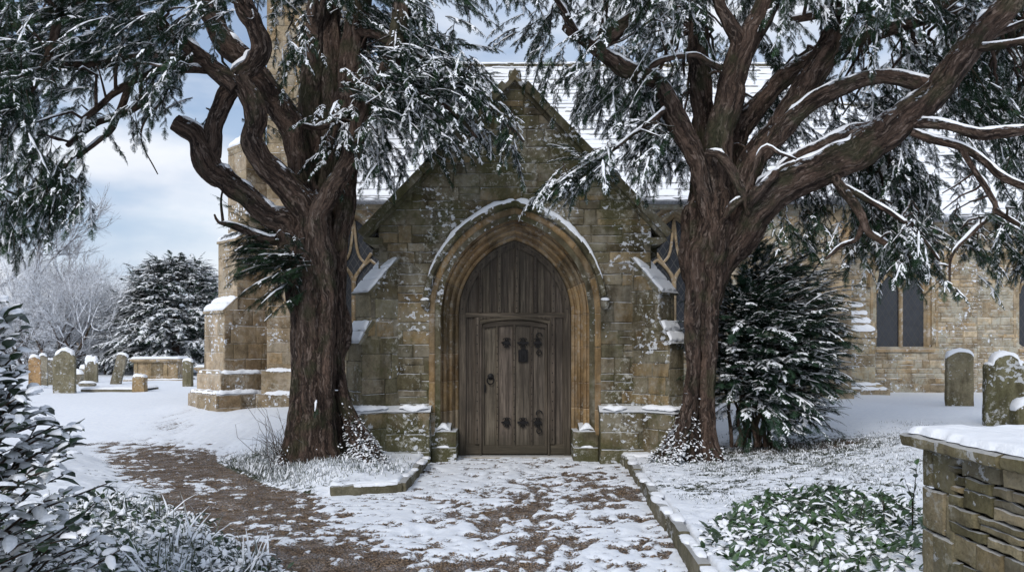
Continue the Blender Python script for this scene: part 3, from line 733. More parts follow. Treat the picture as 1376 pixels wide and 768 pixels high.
# porch roof behind the coping
def slate_roof(name, fr, L, slope_len, exp0=.22, exp1=.13, seed=0, sn_amt=1.0, du=.045):
    """fr: U along the eaves, V up the slope, N outwards. Courses of slates, each under its own line of snow."""
    rs = np.random.default_rng(seed); g = G(); v = 0.; row = 0
    uu = np.arange(0, L + du, du); n = len(uu)
    while v < slope_len:
        e = exp0 + (exp1 - exp0) * v / slope_len; e *= rs.uniform(.92, 1.08)
        jt = np.cumsum(rs.uniform(.18, .5, int(L / .18) + 4)) - .3; idx = np.searchsorted(jt, uu)      # which slate each sample lies on
        edge = rs.uniform(-.012, .012, len(jt) + 2)[idx] + rs.uniform(-.002, .002, n); th = (.024 + rs.uniform(0, .016, len(jt) + 2))[idx]; tint = rs.uniform(.35, 1.1, len(jt) + 2)[idx]
        lo = v + edge; st = th * 1.5 + .008 * fbm(uu * .8, row * .7, 0, 2, seed)
        C = np.repeat((tint[:, None] * np.ones(3))[None], 3, 0)
        g.grid(np.stack([fr.P(uu, lo + .004, st - th * 1.4), fr.P(uu, lo, st), fr.P(uu, lo + .05, st - .002)]), 0, C)
        bk = -.005 + .042 * np.clip(fbm(uu * 2.3, row * 3.3, 0, 4, seed + 3) * 2.4 - .75, 0, 1) + rs.uniform(0, .006, n)
        sh = sn_amt * (.012 + .014 * fbm(uu * 4, row * 2.1, 7, 3, seed + 4))
        g.grid(np.stack([fr.P(uu, lo + bk, np.where(bk < 0, st - th * 1.1, st - .002)), fr.P(uu, lo + bk + .002, st + sh * .6), fr.P(uu, lo + bk + .016, st + sh), fr.P(uu, lo + e + .05, st - th * .9 + sh * .9)]), 1)
        v += e; row += 1
    base = fr.P([0, L, L, 0], [0, 0, slope_len, slope_len], [-.01] * 4); g.add(base, [[0, 1, 2, 3]], 0, (.3, .3, .3))
    return part(g, name, [M_SLATE, SNOW], sm=20)
for sgn in (-1, 1):
    d = np.array((-sgn * 2.0, 0, 2.03)); d /= np.linalg.norm(d)
    nn = np.cross((0, 1, 0), d); nn = nn if nn[2] > 0 else -nn
    slate_roof('porch_roof', Fr((X0 + sgn * 2.08, 11.42, 3.0), (0, 1, 0), nn, d), 5.4, 2.85, .22, .16, 50 + sgn)
# the porch's eaves course and side window hood seen past the gable
for sgn in (-1, 1):
    g = G(); g.box((min(X0 + sgn * 1.86, X0 + sgn * 2.02), 11.42, 2.86), (max(X0 + sgn * 1.86, X0 + sgn * 2.02), 16.9, 2.96), 0, (.6, .6, .5)); part(g, 'porch_eaves', M_PORCH)
# buttresses at the porch corners
def weather(g, sn, fr, u0, v0, u1, v1, n0, n1, sgn, seed, rows=2):
    """sloping weathering from (u0,v0) high inner to (u1,v1) low outer, snow on overlapping slabs"""
    for k in range(rows):
        a = np.array((u0 + (u1 - u0) * k / rows, v0 + (v1 - v0) * k / rows)); b = np.array((u0 + (u1 - u0) * (k + 1) / rows, v0 + (v1 - v0) * (k + 1) / rows))
        d = (b - a) / np.linalg.norm(b - a); nn = np.array((-d[1], d[0])); nn = nn if nn[1] > 0 else -nn
        e = b + d * .035; lift = nn * .028 * (1 if True else 0)
        q = [a - nn * .06, e - nn * .026, e + nn * .016, a - nn * .004]
        if area(q) < 0: q = q[::-1]
        g.prism(q, fr, n0, n1 + .02, 0, (.7, .7, .6))
        pf = Fr(fr.P([a[0]], [a[1]], [0])[0] + (nn[0] * fr.U + nn[1] * fr.V) * .010, d[0] * fr.U + d[1] * fr.V, nn[0] * fr.U + nn[1] * fr.V, fr.N)
        pad(sn, pf, .012, np.linalg.norm(e - a) - .034, n0 + .012, n1 + .006, .026, seed + k * 7, res=.012, edge=.03)
for sgn in (-1, 1):
    g = G(); e_ = np.array((sgn * math.sqrt(.5), -math.sqrt(.5), 0)); m_n = np.array((-sgn * math.sqrt(.5), -math.sqrt(.5), 0))
    W0 = np.array((X0 + sgn * 1.60, 11.0, 0)); bw = .35
    fs = Fr(W0, e_, m_n)
    def bstage(t, z0, z1, slope, seed, w=bw, x=0.):
        """stage of the diagonal buttress: length t, from z0 to z1 with a sloping head rising to the wall"""
        poly = [(-.3, z0), (t, z0), (t, z1)] + ([(slope[0], slope[1]), (-.3, slope[1])] if slope else [(-.3, z1)])
        g.prism(poly, fs, -w - x, x, 0, (.5, .48, .4))
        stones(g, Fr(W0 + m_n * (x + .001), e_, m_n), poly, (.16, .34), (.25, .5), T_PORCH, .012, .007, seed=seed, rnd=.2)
        stones(g, Fr(W0 + e_ * (t + .001) + m_n * x, -m_n, e_), [(0, z0), (w + 2 * x, z0), (w + 2 * x, z1), (0, z1)], (.24, .42), (.5, .6), [(1.3, 1.25, 1.1), (1.15, 1.1, 1.0), (1.05, 1, .85)], .008, .006, seed=seed + 1)  # end face tinted paler than the side, imitating a difference in shading
    bstage(.60, .66, 1.66, (.46, 1.92), 40 + sgn * 3); bstage(.45, 1.66, 2.34, (.0, 2.80), 50 + sgn * 3); bstage(.74, -.1, .70, None, 60 + sgn * 3, x=.08)
    weather(g, sn, fs, .0, 2.80, .48, 2.31, -bw - .015, .015, sgn, 81, 3); weather(g, sn, fs, .45, 1.93, .635, 1.64, -bw - .015, .015, sgn, 85, 2)
    # plinth below the doorway jambs, with a chamfered top course
    pl = [(sgn * 1.145, -.05), (sgn * 1.98, -.05), (sgn * 1.98, .70), (sgn * 1.145, .70)]
    if area(pl) < 0: pl = pl[::-1]
    g.prism(pl, FP, -.5, .235, 0, (.45, .44, .36))
    fr = Fr((X0, 11.0 - .236, 0), (1, 0, 0), (0, -1, 0)); stones(g, fr, pl, (.18, .3), (.28, .6), T_PORCH, .014, .008, seed=91 + sgn, rnd=.3)
    q = FP.P([sgn * 1.13, sgn * 1.99, sgn * 1.99, sgn * 1.13] * 2, [.702] * 4 + [.775] * 4, [-.45, -.45, .262, .262, -.45, -.45, .15, .15])
    f = [[0, 1, 2, 3], [4, 7, 6, 5], [3, 2, 6, 7], [1, 5, 6, 2], [0, 3, 7, 4]]; g.add(q, f if sgn > 0 else [x[::-1] for x in f], 0, (.8, .75, .6))
    q = fs.P([-.3, .765, .765, -.3, -.3, .66, .66, -.3], [.704] * 4 + [.777] * 4, [-bw - .1, -bw - .1, .105, .105, -bw, -bw, 0, 0]); g.add(q, f, 0, (.8, .75, .6))
    part(g, 'porch_buttress', M_PORCH, bevel=.006)
    a, b = (1.17, 1.50) if sgn > 0 else (1.15, 1.56)
    k = np.linspace(0, 1, 24); ribbon(sn, FP.P(sgn * (a + (b - a) * k), .745 + .012 * np.sin(k * 9), .185 + 0 * k), (0, 1, 0), .085, .05 * (.7 + .5 * np.sin(k * PI)), int(7 + sgn + a * 3), up=(0, -.25, 1), wob=.35)
    k = np.linspace(0, 1, 26); ribbon(sn, fs.P(.20 + .56 * k, .755, .03 + 0 * k), m_n, .075, .05 * (.7 + .5 * np.sin(k * PI)), 14 + sgn, wob=.3)
    ribbon(sn, fs.P(.70 + 0 * k, .755, .06 - (bw + .1) * k), e_, .06, .045, 24 + sgn, wob=.3)
    flush()
flush()
# threshold
g = G(); g.box((X0 - .86, 11.28, -.05), (X0 + .86, 11.62, .028)); part(g, 'threshold', M_DRESS, bevel=.01)
g = G(); g.box((X0 - 1.2, 11.62, 0), (X0 + 1.2, 11.66, 3.3)); part(g, 'porch_dark_backing', M_DARK)  # near-black sheet behind the door, interior darkness put into its colour
# ---------------------------------------------------------------- the door
FD = Fr((X0, 11.47, 0), (1, 0, 0), (0, -1, 0))
dg = G(); rs = np.random.default_rng(17)
def tt(): return np.array((1, 1, 1)) * rs.uniform(.72, 1.2) * np.array((1, rs.uniform(.95, 1.0), rs.uniform(.92, 1.02)))
DT = Arch(.815, 2.03, 1.115)
cols = [-.815, -.66, -.49, -.36, -.22, -.10, .03, .16, .29, .42, .55, .68, .815]
for a, b in zip(cols[:-1], cols[1:]):      # backing boards
    u = np.linspace(a + .002, b - .002, 6); t = tt()
    P_ = np.stack([FD.P(u, 0 * u + .03, 0 * u + rs.uniform(-.002, .002)), FD.P(u, DT.top(u), 0 * u + rs.uniform(-.002, .002))], 1); dg.grid(P_, 0, t, flip=True)
    for e in (a + .002, b - .002): dg.add(FD.P([e, e, e, e], [.03, float(DT.top(e)), float(DT.top(e)), .03], [0, 0, -.02, -.02]), [[0, 1, 2, 3]], 0, t)
def rib(g, u, z0, z1, w=.045, d=.03, mat=0, n0=-.002, ch=.012, col=None):
    """vertical moulded rib"""
    c = tt() if col is None else col
    prf = [(-w / 2, n0), (-w / 2, d - ch), (-w / 2 + ch, d), (w / 2 - ch, d), (w / 2, d - ch), (w / 2, n0)]
    P_ = np.stack([np.stack([FD.P([u + a], [z], [b])[0] for a, b in prf]) for z in (z0, z1)])
    g.grid(P_, mat, c, flip=False); g.add(P_[1], [[0, 1, 2, 3, 4, 5]], mat, c); g.add(P_[0], [[5, 4, 3, 2, 1, 0]], mat, c)
def rail(g, z, u0, u1, w=.06, d=.032, mat=1, ch=.012, n0=-.002, fz=None):
    c = tt(); us = np.linspace(u0, u1, 14 if fz else 2)
    prf = [(-w / 2, n0), (-w / 2, d - ch), (-w / 2 + ch, d), (w / 2 - ch, d), (w / 2, d - ch), (w / 2, n0)]
    P_ = np.stack([np.stack([FD.P([u], [(fz(u) if fz else z) + a], [b])[0] for a, b in prf]) for u in us])
    g.grid(P_, mat, c, flip=True); g.add(P_[0], [[0, 1, 2, 3, 4, 5]], mat, c); g.add(P_[-1], [[5, 4, 3, 2, 1, 0]], mat, c)
fr_ = [(-.075, -.01), (-.075, .028), (-.06, .042), (-.02, .042), (-.006, .05), (.02, .05), (.03, -.01)]
moulding(dg, FD, DOOR, [(o - .035, d) for o, d in fr_][::-1] if False else [(o - .03, d) for o, d in fr_], .03, 2, 2.2, 0, 4, [(.85, .85, .85), (.95, .92, .9)], gd=.002, tv=.1)
for u in (-.49, -.22, .03, .29, .55): rib(dg, u, 2.06, float(DT.top(u)) - .05, .056, .045)
for u in (-.535, .535): rib(dg, u, .19, 1.99, .075, .05)
for u in (-.715, .715): rib(dg, u, .19, 1.99, .03, .018)
rail(dg, 2.02, -.79, .79, .07, .036); 
# bottom rails either side
for s in (-1, 1): rail(dg, .11, s * .79, s * .50, .15, .03) if s < 0 else rail(dg, .11, .50, .79, .15, .03)
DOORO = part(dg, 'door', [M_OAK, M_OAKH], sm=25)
def sub(g, name, mats, **k): 
    o = g.build(name, mats, None, **k); o.parent = DOORO; o.matrix_parent_inverse = Matrix.Translation(Vector((-X0, -11.0, 0))); return o
def sub2(g, name, mats, **k):
    o = g.build(name, mats, None, **k); o.parent = DOORO
    bpy.context.view_layer.update(); o.matrix_parent_inverse = DOORO.matrix_world.inverted(); return o
# wicket door
wg = G()
def wtop(u): return 1.955 - .25 * np.abs(u) ** 2.2 - .02 * np.abs(u)
for k, (a, b) in enumerate(((-.455, -.25), (-.25, -.01), (-.01, .24), (.24, .455))):
    u = np.linspace(a + .003, b - .003, 8); t = tt() * 1.12; q = rs.uniform(-.002, .002)
    wg.grid(np.stack([FD.P(u, 0 * u + .06, 0 * u + .016 + q), FD.P(u, wtop(u) - .05, 0 * u + .016 + q)], 1), 0, t, flip=True)
    m_ = (a + b) / 2; wd = (b - a) / 2 - .03      # planed bevel of each panel
    for e in (-1, 1):
        ue = m_ + e * wd; un = m_ + e * (wd + .014)
        uu = [ue, un]; P_ = np.stack([np.stack([FD.P([ue], [z], [.030])[0], FD.P([un], [z], [.017])[0]]) for z in (.2, float(wtop(m_)) - .14)])
    u2 = np.array([m_ - wd - .014, m_ - wd, m_ + wd, m_ + wd + .014]); d2 = np.array([.017, .023, .023, .017])
    wg.grid(np.stack([FD.P(u2, 0 * u2 + .17, d2), FD.P(u2, wtop(m_) - .11 + 0 * u2, d2)]), 0, t)
for u in (-.25, -.01, .24): rib(wg, u, .15, float(wtop(u)) - .06, .042, .046, n0=.01)
rib(wg, -.447, .06, float(wtop(.447)) - .03, .035, .045, n0=.01); rib(wg, .447, .06, float(wtop(.447)) - .03, .035, .045, n0=.01)
rail(wg, 0, -.455, .455, .07, .05, fz=lambda u: float(wtop(u)) - .045, n0=.01); rail(wg, .11, -.455, .455, .13, .044, n0=.01)
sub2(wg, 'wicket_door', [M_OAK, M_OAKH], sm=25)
# frame round the wicket with its cambered head and carved spandrels
fg = G()
for s in (-1, 1): rib(fg, s * .485, .03, 1.90, .035, .062)
rail(fg, 0, -.50, .50, .05, .064, fz=lambda u: float(wtop(u)) + .025)
sub2(fg, 'wicket_frame', [M_OAK, M_OAKH], sm=25)
cg = G()
fz_b = lambda u: float(wtop(u)) + .055
us = np.linspace(-.5, .5, 120); rows = 10
UU, TT = np.meshgrid(us, np.linspace(0, 1, rows), indexing='ij'); zb = wtop(UU) + .045; ZZ = zb + (1.985 + .01 - zb) * TT
D = .030 + .016 * np.abs(np.sin(UU * 42 + np.sin(TT * 7) * 1.5)) * np.sin(TT * PI) + .008 * vn(UU * 60, ZZ * 60, 0, 2)
cg.grid(FD.P(UU, ZZ, D), 0, (.85, .82, .8), flip=True); sub2(cg, 'carved_spandrel', M_OAK, sm='full')
# ironwork
def tor(g, c, R, r, a0=0, a1=2 * PI, n=14, sx=1., sy=1.):
    a = np.linspace(a0, a1, n); P_ = FD.P(c[0] + R * np.cos(a) * sx, c[1] + R * np.sin(a) * sy, c[2]); tube(g, P_, r, 7)
def stud(g, u, z, n, r=.009):
    a, b = np.meshgrid(np.linspace(0, PI / 2, 4), np.linspace(0, 2 * PI, 8), indexing='ij')
    g.grid(FD.P(u + r * np.cos(a) * np.cos(b), z + r * np.cos(a) * np.sin(b), n + r * .8 * np.sin(a)), 0, None, flip=True)
sg = G()
for u in (-.49, -.22, .03, .29, .55):
    for z in np.arange(2.12, float(DT.top(u)) - .1, .105): stud(sg, u + rs.normal(0, .003), z + rs.normal(0, .004), .044)
for u in (-.535, .535):
    for z in np.arange(.26, 1.97, .135): stud(sg, u, z + rs.normal(0, .004), .049, .010)
for u in (-.25, -.01, .24):
    for z in np.arange(.24, float(wtop(u)) - .1, .095): stud(sg, u + rs.normal(0, .002), z + rs.normal(0, .004), .045)
for s in (-1, 1):
    for z in np.arange(.26, 2.1, .15): stud(sg, s * .768, z, .041, .010)
    for t in np.linspace(.06, .9, 9):
        u_, z_ = DOOR.station(s, t, -.055); stud(sg, float(u_), float(z_), .041, .010)
o = sub2(sg, 'door_studs', M_IRON, sm='full')
def fleur(g, u, z, w, up=True, full=True):
    n = .052
    g.box(FD.P([u - w], [z - .014], [n + .012])[0], FD.P([u + w], [z + .014], [n - .01])[0])
    for s in ((1, -1) if full else (1,)):
        tor(g, (u, z + s * .045, n + .004), .022, .007); 
        for q in (-1, 1): tor(g, (u + q * .030, z + s * .040, n + .004), .022, .006, 0, 1.6 * PI, sx=q)
for z in (1.63, .50):
    for (u, w_) in ((-.115, .05), (.115, .08), (.325, .058)):
        hg = G(); fleur(hg, u, z, w_)
        if u > .3:
            tor(hg, (.345, z + (.10 if z > 1 else .13), .056), .04, .008, -.3, PI * 1.2); tor(hg, (.345, z - (.14 if z > 1 else .12), .056), .035, .008, -.3, PI * 1.9)
        if u < 0: tube(hg, FD.P([-.155, -.185, -.195], [z, z, z], [.056] * 3), np.array([.014, .012, .003]), 6)
        sub2(hg, 'strap_hinge', M_IRON, sm=30)
hg = G(); hg.box(FD.P([.05], [1.36], [.062])[0], FD.P([.185], [1.53], [.02])[0]); hg.box(FD.P([.065], [1.375], [.070])[0], FD.P([.10], [1.515], [.05])[0]); hg.box(FD.P([.135], [1.375], [.070])[0], FD.P([.17], [1.515], [.05])[0])
hg.box(FD.P([.085], [1.53], [.06])[0], FD.P([.15], [1.555], [.02])[0]); hg.box(FD.P([.11], [1.39], [.074])[0], FD.P([.126], [1.45], [.05])[0])
sub2(hg, 'lock_plate', M_IRON, sm=30, bevel=.004)
hg = G(); a = np.linspace(0, 2 * PI, 20)
tube(hg, FD.P([-.345] * 3, [1.15] * 3, [.012, .04, .056]), np.array([.045, .045, .012]), 14); tor(hg, (-.345, 1.095, .062), .048, .009, 0, 2 * PI, 24, sy=1.1)
sub2(hg, 'ring_handle', M_IRON, sm=40)
hg = G(); hg.box(FD.P([-.435], [.93], [.056])[0], FD.P([-.415], [1.04], [.03])[0]); sub2(hg, 'keyhole_plate', M_IRON, bevel=.003)
# ---------------------------------------------------------------- nave and chancel
sn = G()
def window(fr, arch, nlights=2, seed=0, name='nave_window'):
    """two-light pointed window with Y tracery: surround, tracery, leaded glass"""
    wgp = G(); sp = [(-.02, -.30), (.0, -.20), (.03, -.17), (.05, -.11), (.10, -.09), (.12, -.03), (.17, -.01), (.18, .02), (.24, .02), (.25, -.02)]
    moulding(wgp, fr, arch, sp, arch.sill, 5, .38, 0, seed, [(1.05, 1.0, .88), (1.1, 1.0, .82), (.95, .92, .85)], tv=.12)
    # hood
    moulding(wgp, fr, arch, [(.25, -.01), (.25, .07), (.30, .10), (.33, .05), (.33, -.01)], 0, 5, .4, 0, seed + 1, [(.8, .75, .65)], jambs=False)
    # sill
    u0, u1 = arch.u0 - arch.hw - .12, arch.u0 + arch.hw + .12
    q = fr.P([u0, u1, u1, u0] * 2, [arch.sill - .12] * 4 + [arch.sill + .03, arch.sill + .03, arch.sill - .05, arch.sill - .05], [-.3, -.3, .05, .05] * 2)
    wgp.add(q, [[0, 1, 2, 3], [4, 7, 6, 5], [3, 2, 6, 7], [0, 4, 5, 1], [1, 5, 6, 2], [0, 3, 7, 4]], 0, (1.1, 1, .85))
    tn = -.17; hw = arch.hw
    def bar(pts, r=.05):
        pts = np.asarray(pts, float); P_ = catmull(fr.P(pts[:, 0], pts[:, 1], tn), .05); tube(wgp, P_, r, 8, col=(1.0, .93, .8))
    c0 = arch.u0; sp_ = arch.sp
    bar([(c0, arch.sill), (c0, (arch.sill + sp_) / 2), (c0, sp_ - .12)])
    for s in (-1, 1):
        bar([(c0, sp_ - .14), (c0 + s * hw * .10, sp_ + .06), (c0 + s * hw * .34, sp_ + .30), (c0 + s * hw * .52, sp_ + .50)], .038)
        bar([(c0 + s * hw, sp_ - .12), (c0 + s * hw * .93, sp_ + .05), (c0 + s * hw * .72, sp_ + .22), (c0 + s * hw * .5, sp_ + .36)], .032)
        bar([(c0, sp_ - .12), (c0 + s * hw * .07, sp_ + .05), (c0 + s * hw * .28, sp_ + .22), (c0 + s * hw * .5, sp_ + .36)], .032)
        bar([(c0 + s * hw * .34, sp_ + .28), (c0 + s * hw * .12, sp_ + .52), (c0, float(arch.top(c0)) - .02)], .03)
    o = part(wgp, name, M_DRESSW, sm=35)
    gl = G(); u = np.linspace(c0 - hw - .01, c0 + hw + .01, 24); gl.grid(np.stack([fr.P(u, 0 * u + arch.sill, -.2), fr.P(u, arch.top(np.clip(u, c0 - hw, c0 + hw)), -.2)], 1), 0, flip=True)
    gg = gl.build('glass', M_GLASS); gg.parent = o; bpy.context.view_layer.update(); gg.matrix_parent_inverse = o.matrix_world.inverted()
M_DRESSW = m_stone('window_stone', (.36, .30, .225), moss=.08, stain=.5, lich=.6, snow=.4, patch=.4, rough_scale=.4)
n = NT('leaded_glass'); p = n.pos(); 
v1 = n.map(p, (1, 1, 1)); sx = n.sep(p, 0); sz = n.sep(p, 2)
def lat(a): 
    q = n.ma('FRACT', n.ma('MULTIPLY', a, 6.5)); return n.ma('GREATER_THAN', n.ma('ABSOLUTE', n.ma('SUBTRACT', q, .5)), .44)
ld = n.ma('MAXIMUM', lat(n.ma('ADD', sx, n.ma('MULTIPLY', sz, .62))), lat(n.ma('SUBTRACT', sx, n.ma('MULTIPLY', sz, .62))))
cc = n.mix(n.noise(p, 5, 3), (.010, .012, .016), (.045, .05, .06)); cc = n.mix(ld, cc, (.045, .045, .045))
M_GLASS = n.fin(cc, n.mix(ld, (.22,) * 3, (.7,) * 3), n.bump(n.noise(p, 7, 2), .3, .02), spec=.5)
YN = 17.0; EZ = 4.66
FN = Fr((0, YN, 0), (1, 0, 0), (0, -1, 0))
WR = Arch(.72, 3.05, 1.42, u0=3.46, sill=1.45); WL = Arch(.72, 3.05, 1.42, u0=-3.38, sill=1.45)
XE = 7.16
g = G()
z1 = lambda u: 0 * u + EZ
z0_ = lambda u: 0 * u
for (a, b, wdw) in ((-4.3, 0, WL), (0, XE, WR)):
    sheet(g, FN, a, b, z0_, z1, wdw, col=(.85, .8, .7), ho=.1, du=.1)
    stones(g, FN, [(a, .3), (b, .3), (b, EZ), (a, EZ)], (.10, .22), (.15, .45), T_NAVE, .02, .012, wdw, seed=int(100 + a), ho=.14, rnd=.3)
part(g, 'nave_wall', M_NAVE)
window(FN, WR, seed=5); window(FN, WL, seed=6)
# nave east return and chancel wall
g = G(); YC = 19.0; FC = Fr((0, YC, 0), (1, 0, 0), (0, -1, 0)); EC = 4.60
C1 = Arch(.56, 2.95, 1.18, u0=9.27, sill=1.55); C2 = Arch(.66, 2.95, 1.28, u0=12.75, sill=1.55)
fe = Fr((XE, YN, 0), (0, 1, 0), (1, 0, 0)); sheet(g, fe, 0, 2.2, z0_, lambda u: 0 * u + EZ, du=.5, col=(.85, .8, .7)); stones(g, fe, [(0, 0), (2, 0), (2, EZ), (0, EZ)], (.2, .3), (.3, .5), T_NAVE, .012, .008, seed=7)
for (a, b, wdw) in ((XE, 11.0, C1), (11.0, 16, C2)):
    sheet(g, FC, a, b, z0_, lambda u: 0 * u + EC, wdw, col=(.85, .8, .7), ho=.1, du=.1)
    stones(g, FC, [(a, .3), (b, .3), (b, EC), (a, EC)], (.09, .2), (.14, .42), T_NAVE, .022, .014, wdw, seed=int(120 + a), ho=.14, rnd=.35)
sheet(g, FC, 16, 24, z0_, lambda u: 0 * u + EC, du=1, col=(.9, .85, .75))
part(g, 'chancel_wall', M_NAVE)
window(FC, C1, seed=8, name='chancel_window'); window(FC, C2, seed=9, name='chancel_window')
# corner quoins at the nave's east end
g = G(); rs = np.random.default_rng(3); z = .2; k = 0
while z < EZ - .1:
    h = rs.uniform(.28, .42); h = min(h, EZ - z); a = .42 if k % 2 else .26
    V = [(XE - a, YN - .03, z + .004), (XE + .012, YN + .3, z + h - .004)]; g.box(V[0], V[1], 0, np.array(T_NAVE[rs.integers(4)]) * 1.05); z += h; k += 1
part(g, 'quoins', M_DRESSW, bevel=.01)
# chancel buttress: plinth, shaft, three stepped weatherings
g = G(); bu0, bu1, by = 7.62, 8.18, 18.1
g.box((bu0 - .25, by - .25, .0), (bu1 + .22, YC, .62), 0, (.95, .9, .8)); g.box((bu0 - .12, by - .12, .62), (bu1 + .12, YC, .72), 0, (1, .95, .8))
fb = Fr((0, by - .001, 0), (1, 0, 0), (0, -1, 0)); g.box((bu0, by, .70), (bu1, YC, 1.78), 0, (.7, .68, .6))
stones(g, fb, [(bu0, .72), (bu1, .72), (bu1, 1.76), (bu0, 1.76)], (.25, .4), (.3, .6), [(1.1, .95, .7), (1, .9, .7), (.9, .85, .75)], .012, .008, seed=4)
fb2 = Fr((bu0 - .001, by, 0), (0, 1, 0), (-1, 0, 0)); stones(g, fb2, [(0, .72), (.9, .72), (.9, 1.76), (0, 1.76)], (.25, .4), (.3, .6), T_PORCH, .012, .008, seed=5)
for k in range(4):
    yy = by - .03 + k * .2; g.box((bu0 - .03, yy, 1.76 + k * .19), (bu1 + .03, YC, 1.76 + (k + 1) * .19 + .001), 0, (.95, .88, .75))
    t = np.linspace(bu0 - .02, bu1 + .02, 14); ribbon(sn, np.stack([t, 0 * t + yy + .1, 0 * t + 1.76 + (k + 1) * .19 - .01], 1), (0, 1, 0), .12, .09, 60 + k, wob=.2)
for (a, b, y_, z_) in ((bu0 - .22, bu0 + .2, by - .16, .61), (bu0 + .1, bu1 + .2, by - .17, .61), (bu0 - .1, bu1 + .1, by - .05, .71)):
    t = np.linspace(a, b, 16); ribbon(sn, np.stack([t, 0 * t + y_, 0 * t + z_], 1), (0, 1, 0), .08, .05, int(z_ * 100 + a), wob=.4)
part(g, 'chancel_buttress', M_NAVE, bevel=.02); flush()
# roofs
def roof_frame(x0, yeave, ze, ridge_y, ridge_z):
    d = np.array((0, ridge_y - yeave, ridge_z - ze)); L_ = np.linalg.norm(d); d /= L_
    return Fr((x0, yeave, ze), (1, 0, 0), (0, -d[2], d[1]), d), L_
RN, LN = roof_frame(-4.3, YN - .28, EZ - .02, 20.3, 8.60); slate_roof('nave_roof', RN, XE + 4.5, LN, .23, .13, 1)
RC, LC = roof_frame(XE + .2, YC - .28, EC - .02, 22.3, 8.2); slate_roof('chancel_roof', RC, 16, LC, .26, .17, 2, sn_amt=1.5)
g = G(); g.box((-4.3, 20.2, 8.55), (XE + .2, 20.4, 8.68), 0, (.7, .7, .65)); g.box((XE + .2, 22.2, 8.15), (24, 22.4, 8.28), 0, (.7, .7, .65))
# far slopes and east gables so that the roofs are solid
g.add([(-4.3, 20.3, 8.55), (XE + .2, 20.3, 8.55), (XE + .2, 24, 4.6), (-4.3, 24, 4.6)], [[0, 1, 2, 3]], 0, (.6, .6, .6))
g.add([(XE, 22.3, 8.15), (24, 22.3, 8.15), (24, 26, 4.6), (XE, 26, 4.6)], [[0, 1, 2, 3]], 0, (.6, .6, .6))
g.add([(XE + .15, 17, 4.6), (XE + .15, 24, 4.6), (XE + .15, 20.3, 8.55)], [[0, 1, 2]], 0, (1, 1, 1))
part(g, 'roof_ridge', M_SLATE)
for (a, b, y_, z_) in ((-4.3, XE, 20.3, 8.67), (XE + .2, 24, 22.3, 8.27)):
    t = np.arange(a, b, .12); ribbon(sn, np.stack([t, 0 * t + y_, 0 * t + z_], 1), (0, 1, 0), .11, .05, 77)
g = G()
for (a, b, y_, z_) in ((-4.2, XE + .1, YN - .33, EZ - .10), (XE + .2, 24, YC - .33, EC - .10)):
    prf = [(.10, .10), (.10, .0), (.04, -.045), (-.04, -.045), (-.09, .0), (-.10, .075), (-.085, .075), (-.07, .0)]
    P_ = np.stack([np.stack([(xx, y_ + q, z_ + r) for q, r in prf]) for xx in np.linspace(a, b, 12)]); g.grid(P_, 0)
    t = np.arange(a, b, .1); ribbon(sn, np.stack([t, 0 * t + y_ - .03, 0 * t + z_ + .05], 1), (0, 1, 0), .07, .045, 78, wob=.6)
part(g, 'gutter', M_LEAD, sm=30); flush()
g = G(); g.box((-4.2, YN - .24, EZ - .22), (XE, YN, EZ - .02), 0, (.8, .8, .75)); g.box((XE + .2, YC - .22, EC - .2), (24, YC, EC - .02), 0, (.9, .85, .75)); part(g, 'eaves_course', M_NAVE)
# plinth course of nave and chancel
g = G(); g.box((-4.0, YN - .09, 0), (XE + .05, YN + .1, .62), 0, (1, .95, .85)); part(g, 'nave_plinth', M_NAVE, bevel=.03)
# ---------------------------------------------------------------- tower
g = G(); YT = 16.23; XT = -4.95; XTE = -3.9; TZ = 16.
FT = Fr((0, YT, 0), (1, 0, 0), (0, -1, 0))
sheet(g, FT, XT, XTE, z0_, lambda u: 0 * u + TZ, du=.5, col=(.9, .85, .75))
stones(g, FT, [(XT, .7), (XTE, .7), (XTE, 10), (XT, 10)], (.16, .32), (.25, .6), T_NAVE, .014, .008, seed=31, tv=.15)
ft = Fr((XT, YT, 0), (0, 1, 0), (-1, 0, 0)); sheet(g, ft, 0, 6, z0_, lambda u: 0 * u + TZ, du=1, col=(.9, .85, .75))
ft = Fr((XTE, YT, 0), (0, 1, 0), (1, 0, 0)); sheet(g, ft, 0, 6, z0_, lambda u: 0 * u + TZ, du=1, col=(.9, .85, .75)); stones(g, ft, [(0, 4), (2.5, 4), (2.5, 10), (0, 10)], (.2, .32), (.25, .6), T_NAVE, .012, .008, seed=32)
g.box((XT - .16, YT - .2, -.1), (XTE + .1, YT, .62), 0, (.75, .7, .6)); g.box((XT - .08, YT - .11, .62), (XTE + .05, YT, 1.08), 0, (.95, .9, .8))
part(g, 'tower_wall', M_TOWER)
s2 = math.sqrt(.5); E2 = np.array((-5.65, 15.8)); ctr = E2 + np.array((-s2, s2)) * .45   # middle of the end face
g = G(); fend = lambda off, z=0: Fr((ctr[0] - s2 * off, ctr[1] - s2 * off, z), (s2, -s2, 0), (-s2, -s2, 0))
M_T = T_NAVE; TB = [(.55, .46, .36), (.7, .6, .48), (.48, .42, .34), (.8, .72, .6)]
